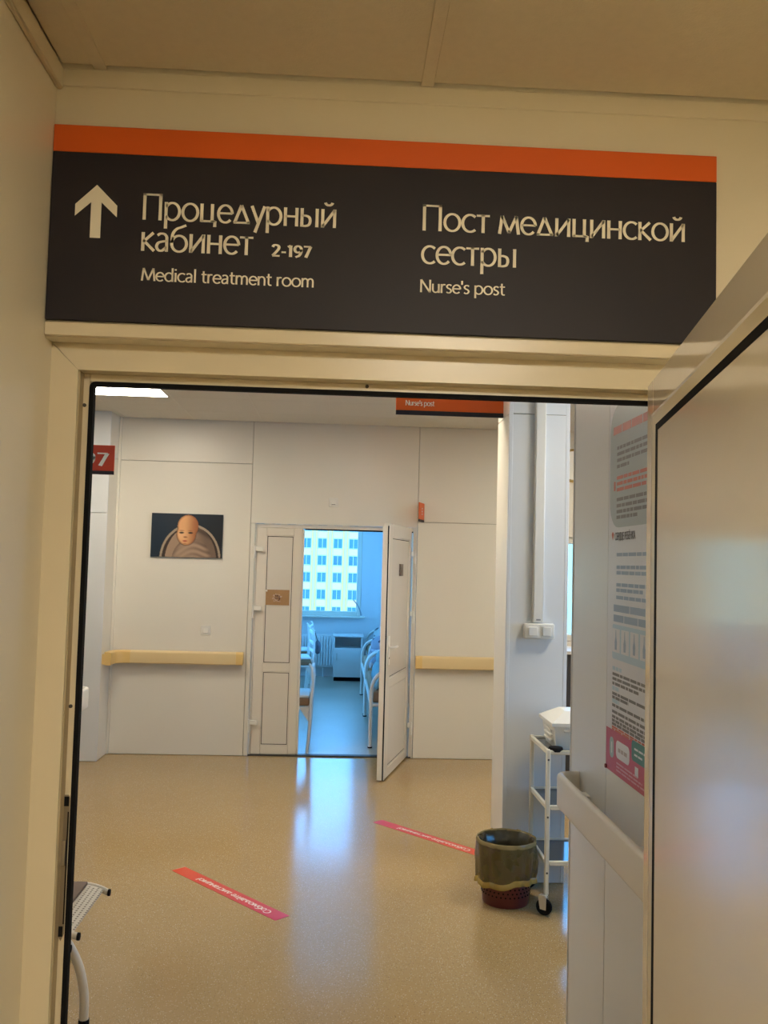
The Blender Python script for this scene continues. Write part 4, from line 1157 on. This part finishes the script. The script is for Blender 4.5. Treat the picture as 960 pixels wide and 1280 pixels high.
QUILT2 = pattern('dark_floral_quilt', (.30, .30, .36), (.07, .05, .08), (.55, .40, .38), 9)
QUILT3 = pattern('pale_floral_quilt', (.55, .58, .58), (.10, .12, .14), (.35, .30, .30), 8)
bx0, bx1 = .325, 1.20
for i, (y0, y1, q, lab) in enumerate(((8.30, 9.98, QUILT1, 'white tubular ward bed nearest the door'), (10.10, 11.58, QUILT2, 'white tubular ward bed in the middle of the row'), (11.74, 13.25, QUILT3, 'white tubular ward bed nearest the window'))):
    t = thing('bed', lab, 'bed', ((bx0+bx1)/2, (y0+y1)/2, 0), group='ward beds')
    if i == 2: bx0, bx1 = .425, 1.30
    bed_end(t, y0, bx0, bx1, .715); bed_end(t, y1, bx0, bx1, .715)
    for x in (bx0, bx1): MB().box(x-.012, x+.012, y0, y1, .375, .415, .004).build('side_rail', BT, t)
    MB().box(bx0+.005, bx1-.005, y0+.03, y1-.03, .405, .515, .03, 3).build('mattress', MATT, t)
    s = cloth('sheet', BSHEET, t, bx0-.03, bx1+.0, y0+.25, y1-.06, .522, .01, 5+i, .13)
    qo = cloth('quilt', q, None, bx0-.035, bx1+.01, y0+.06, y1-.46, .545, .17, 11+i, .09 if i else .02)
    tag(qo, ['rumpled teal quilt on the ward bed nearest the door', 'dark floral quilt on the middle ward bed', 'pale floral quilt on the ward bed by the window'][i], 'quilt', 'ward quilts')
    pm = MB(); t_ = bmesh.new(); bmesh.ops.create_uvsphere(t_, u_segments=24, v_segments=14, radius=1)
    for v in t_.verts:
        x, y, z = v.co; e = lambda a: math.copysign(abs(a)**.6, a); v.co = Vector((e(x)*.30, e(y)*.19, z*.09))
    pm.merge(t_, Matrix.Translation(((bx0+bx1)/2-.04, y1-.24, .66)) @ Matrix.Rotation(R(28), 4, 'X'))
    pw = pm.build('pillow', (QUILT1, QUILT2, QUILT3)[i], None, 80)
    tag(pw, ['teal pillow at the head of the ward bed nearest the door', 'dark floral pillow on the middle ward bed', 'patterned pillow on the ward bed by the window'][i], 'pillow', 'ward pillows')

# chairs (back towards the aisle)
CH = mat('white_chair_paint', (.80, .79, .75), .35)
CP = mat('brown_chair_seat', (.30, .17, .09), .7)
def chair(x, y, rz, h, lab):
    t = thing('ward_chair', lab, 'chair', (x, y, 0), rz, 'ward chairs')
    w_ = .22
    for sy in (-w_, w_):
        # rear leg and back post: local x = towards the back
        MB().tube(smooth_path([(.20, sy, 0), (.215, sy, .22), (.225, sy, .46), (.235, sy, .62), (.225, sy, h-.05), (.20, sy, h)], 5), [.019]*21+[.019, .019, .017, .015, .012], 8, flat=.7).build('back_leg', CH, t, 50, True)
        MB().tube([(-.20, sy, 0), (-.19, sy, .44)], .017, 8).build('front_leg', CH, t, 50, True)
        MB().tube([(-.19, sy, .40), (.222, sy, .40)], .012, 8).build('side_rail', CH, t, 50, True)
        MB().prism([(.205, .40), (.12, .40), (.205, .28)], 'y', sy-.008, sy+.008).build('bracket', CH, t, 0, True)
    for z in (.58, .68, h-.06):
        MB().box(.215, .240, -w_, w_, z-.02, z+.02, .006).build('back_slat', CH, t, 50, True)
    MB().box(-.22, .21, -w_-.015, w_+.015, .415, .485, .02, 3).build('seat', CP, t, 50, True)
    MB().box(-.215, .205, -w_-.01, w_+.01, .486, .51, .01, 2).build('seat_cover', SHEET, t, 50, True)
chair(-.445, 8.245, 0, .79, 'white chair with brown seat just behind the closed ward door leaf')
chair(-.55, 11.35, R(8), .87, 'white chair with rounded back further inside the ward')
chair(-.60, 12.35, R(-5), .87, 'white chair nearest the window in the ward')
tb = thing('round_knob_bag', 'small dark round bag hung on the ward chair back', 'bag', (-.24, 11.62, .60))
t_ = bmesh.new(); bmesh.ops.create_uvsphere(t_, u_segments=16, v_segments=10, radius=.07)
MB().merge(t_, Matrix.Translation((-.255, 11.58, .60)) @ Matrix.Diagonal((.6, 1, 1.3, 1))).build('pouch', mat('dark_bag', (.10, .11, .14), .7), tb, 80)
MB().tube([(-.26, 11.58, .68), (-.295, 11.58, .80), (-.32, 11.58, .82)], .005, 6).build('strap', RUBBER, tb)

# ================================================================== OUTSIDE
GRD = struct('ground', mat('outdoor_snow', (.70, .72, .74), .9), -160, 160, 30, 320, -13.2, -13)
bl = thing('apartment_block', 'pale yellow and white tower block outside the ward window', 'building', (0, 156, -13))
FY_ = 150.0
FWH = mat('facade_white', (.72, .52, .28), .8); FYE = mat('facade_yellow', (.88, .44, .11), .8); FPK = mat('facade_pink', (.84, .42, .20), .8)
FCR = mat('facade_cream', (.80, .48, .18), .8)
B('wall', FWH, bl, -46, 46, FY_, FY_+14, -13, 24)
B('roof', BACK, bl, -46.5, 46.5, FY_-.4, FY_+14.4, 24.01, 24.8)
PIT, ROW = 2.62, 2.86
gx = onY(403, 685, FY_).x; gz = onY(403, 673.5, FY_).z     # a window's left edge centre and its top
wme = MB()
for a in ((-.78, -.70, -.85, .85), (.70, .78, -.85, .85), (-.70, .70, -.85, -.77), (-.70, .70, .77, .85), (-.03, .05, -.77, .77)):
    wme.box(a[0], a[1], -.10, .06, a[2], a[3])
wme = wme.mesh('facade_window', 0); wme.materials.append(mat('facade_window_frame', (.55, .5, .4), .5))
pme = MB().box(-.70, .70, -.02, .0, -.77, .77).mesh('facade_pane', 0)
pme.materials.append(mat('facade_pane_glass', (.04, .13, .14), .08, spec=.8))
sme = MB().box(-.74, .74, -.06, 0, -.52, .52).mesh('spandrel', 0); sme.materials.append(FPK)
s2 = MB().box(-.74, .74, -.06, 0, -.52, .52).mesh('spandrel', 0); s2.materials.append(FCR)
ws = onY(403, 679, FY_)
for i in range(-8, 9):
    x = ws.x+i*PIT
    for j in range(-4, 5):
        z = ws.z+j*ROW
        if z < -11.5: continue
        o = link_mesh('window', wme, None, bl, True); o.location = (x, FY_-.02-156, z+13); 
        q_ = link_mesh('pane', pme, None, o, True)
        o = link_mesh('spandrel', (sme, s2)[(i+j) % 2], None, bl, True); o.location = (x, FY_-156, z+ROW/2+13)
    for k, (dx, ww, M) in enumerate(((-.95, .26, FYE), (-1.31, .22, FWH), (-1.62, .20, FYE))):
        if i == 8 and k == 2: continue
        B('facade_strip', M, bl, x-dx-ww/2-PIT+.0, x-dx+ww/2-PIT, FY_-.12, FY_, -13, 23.9)
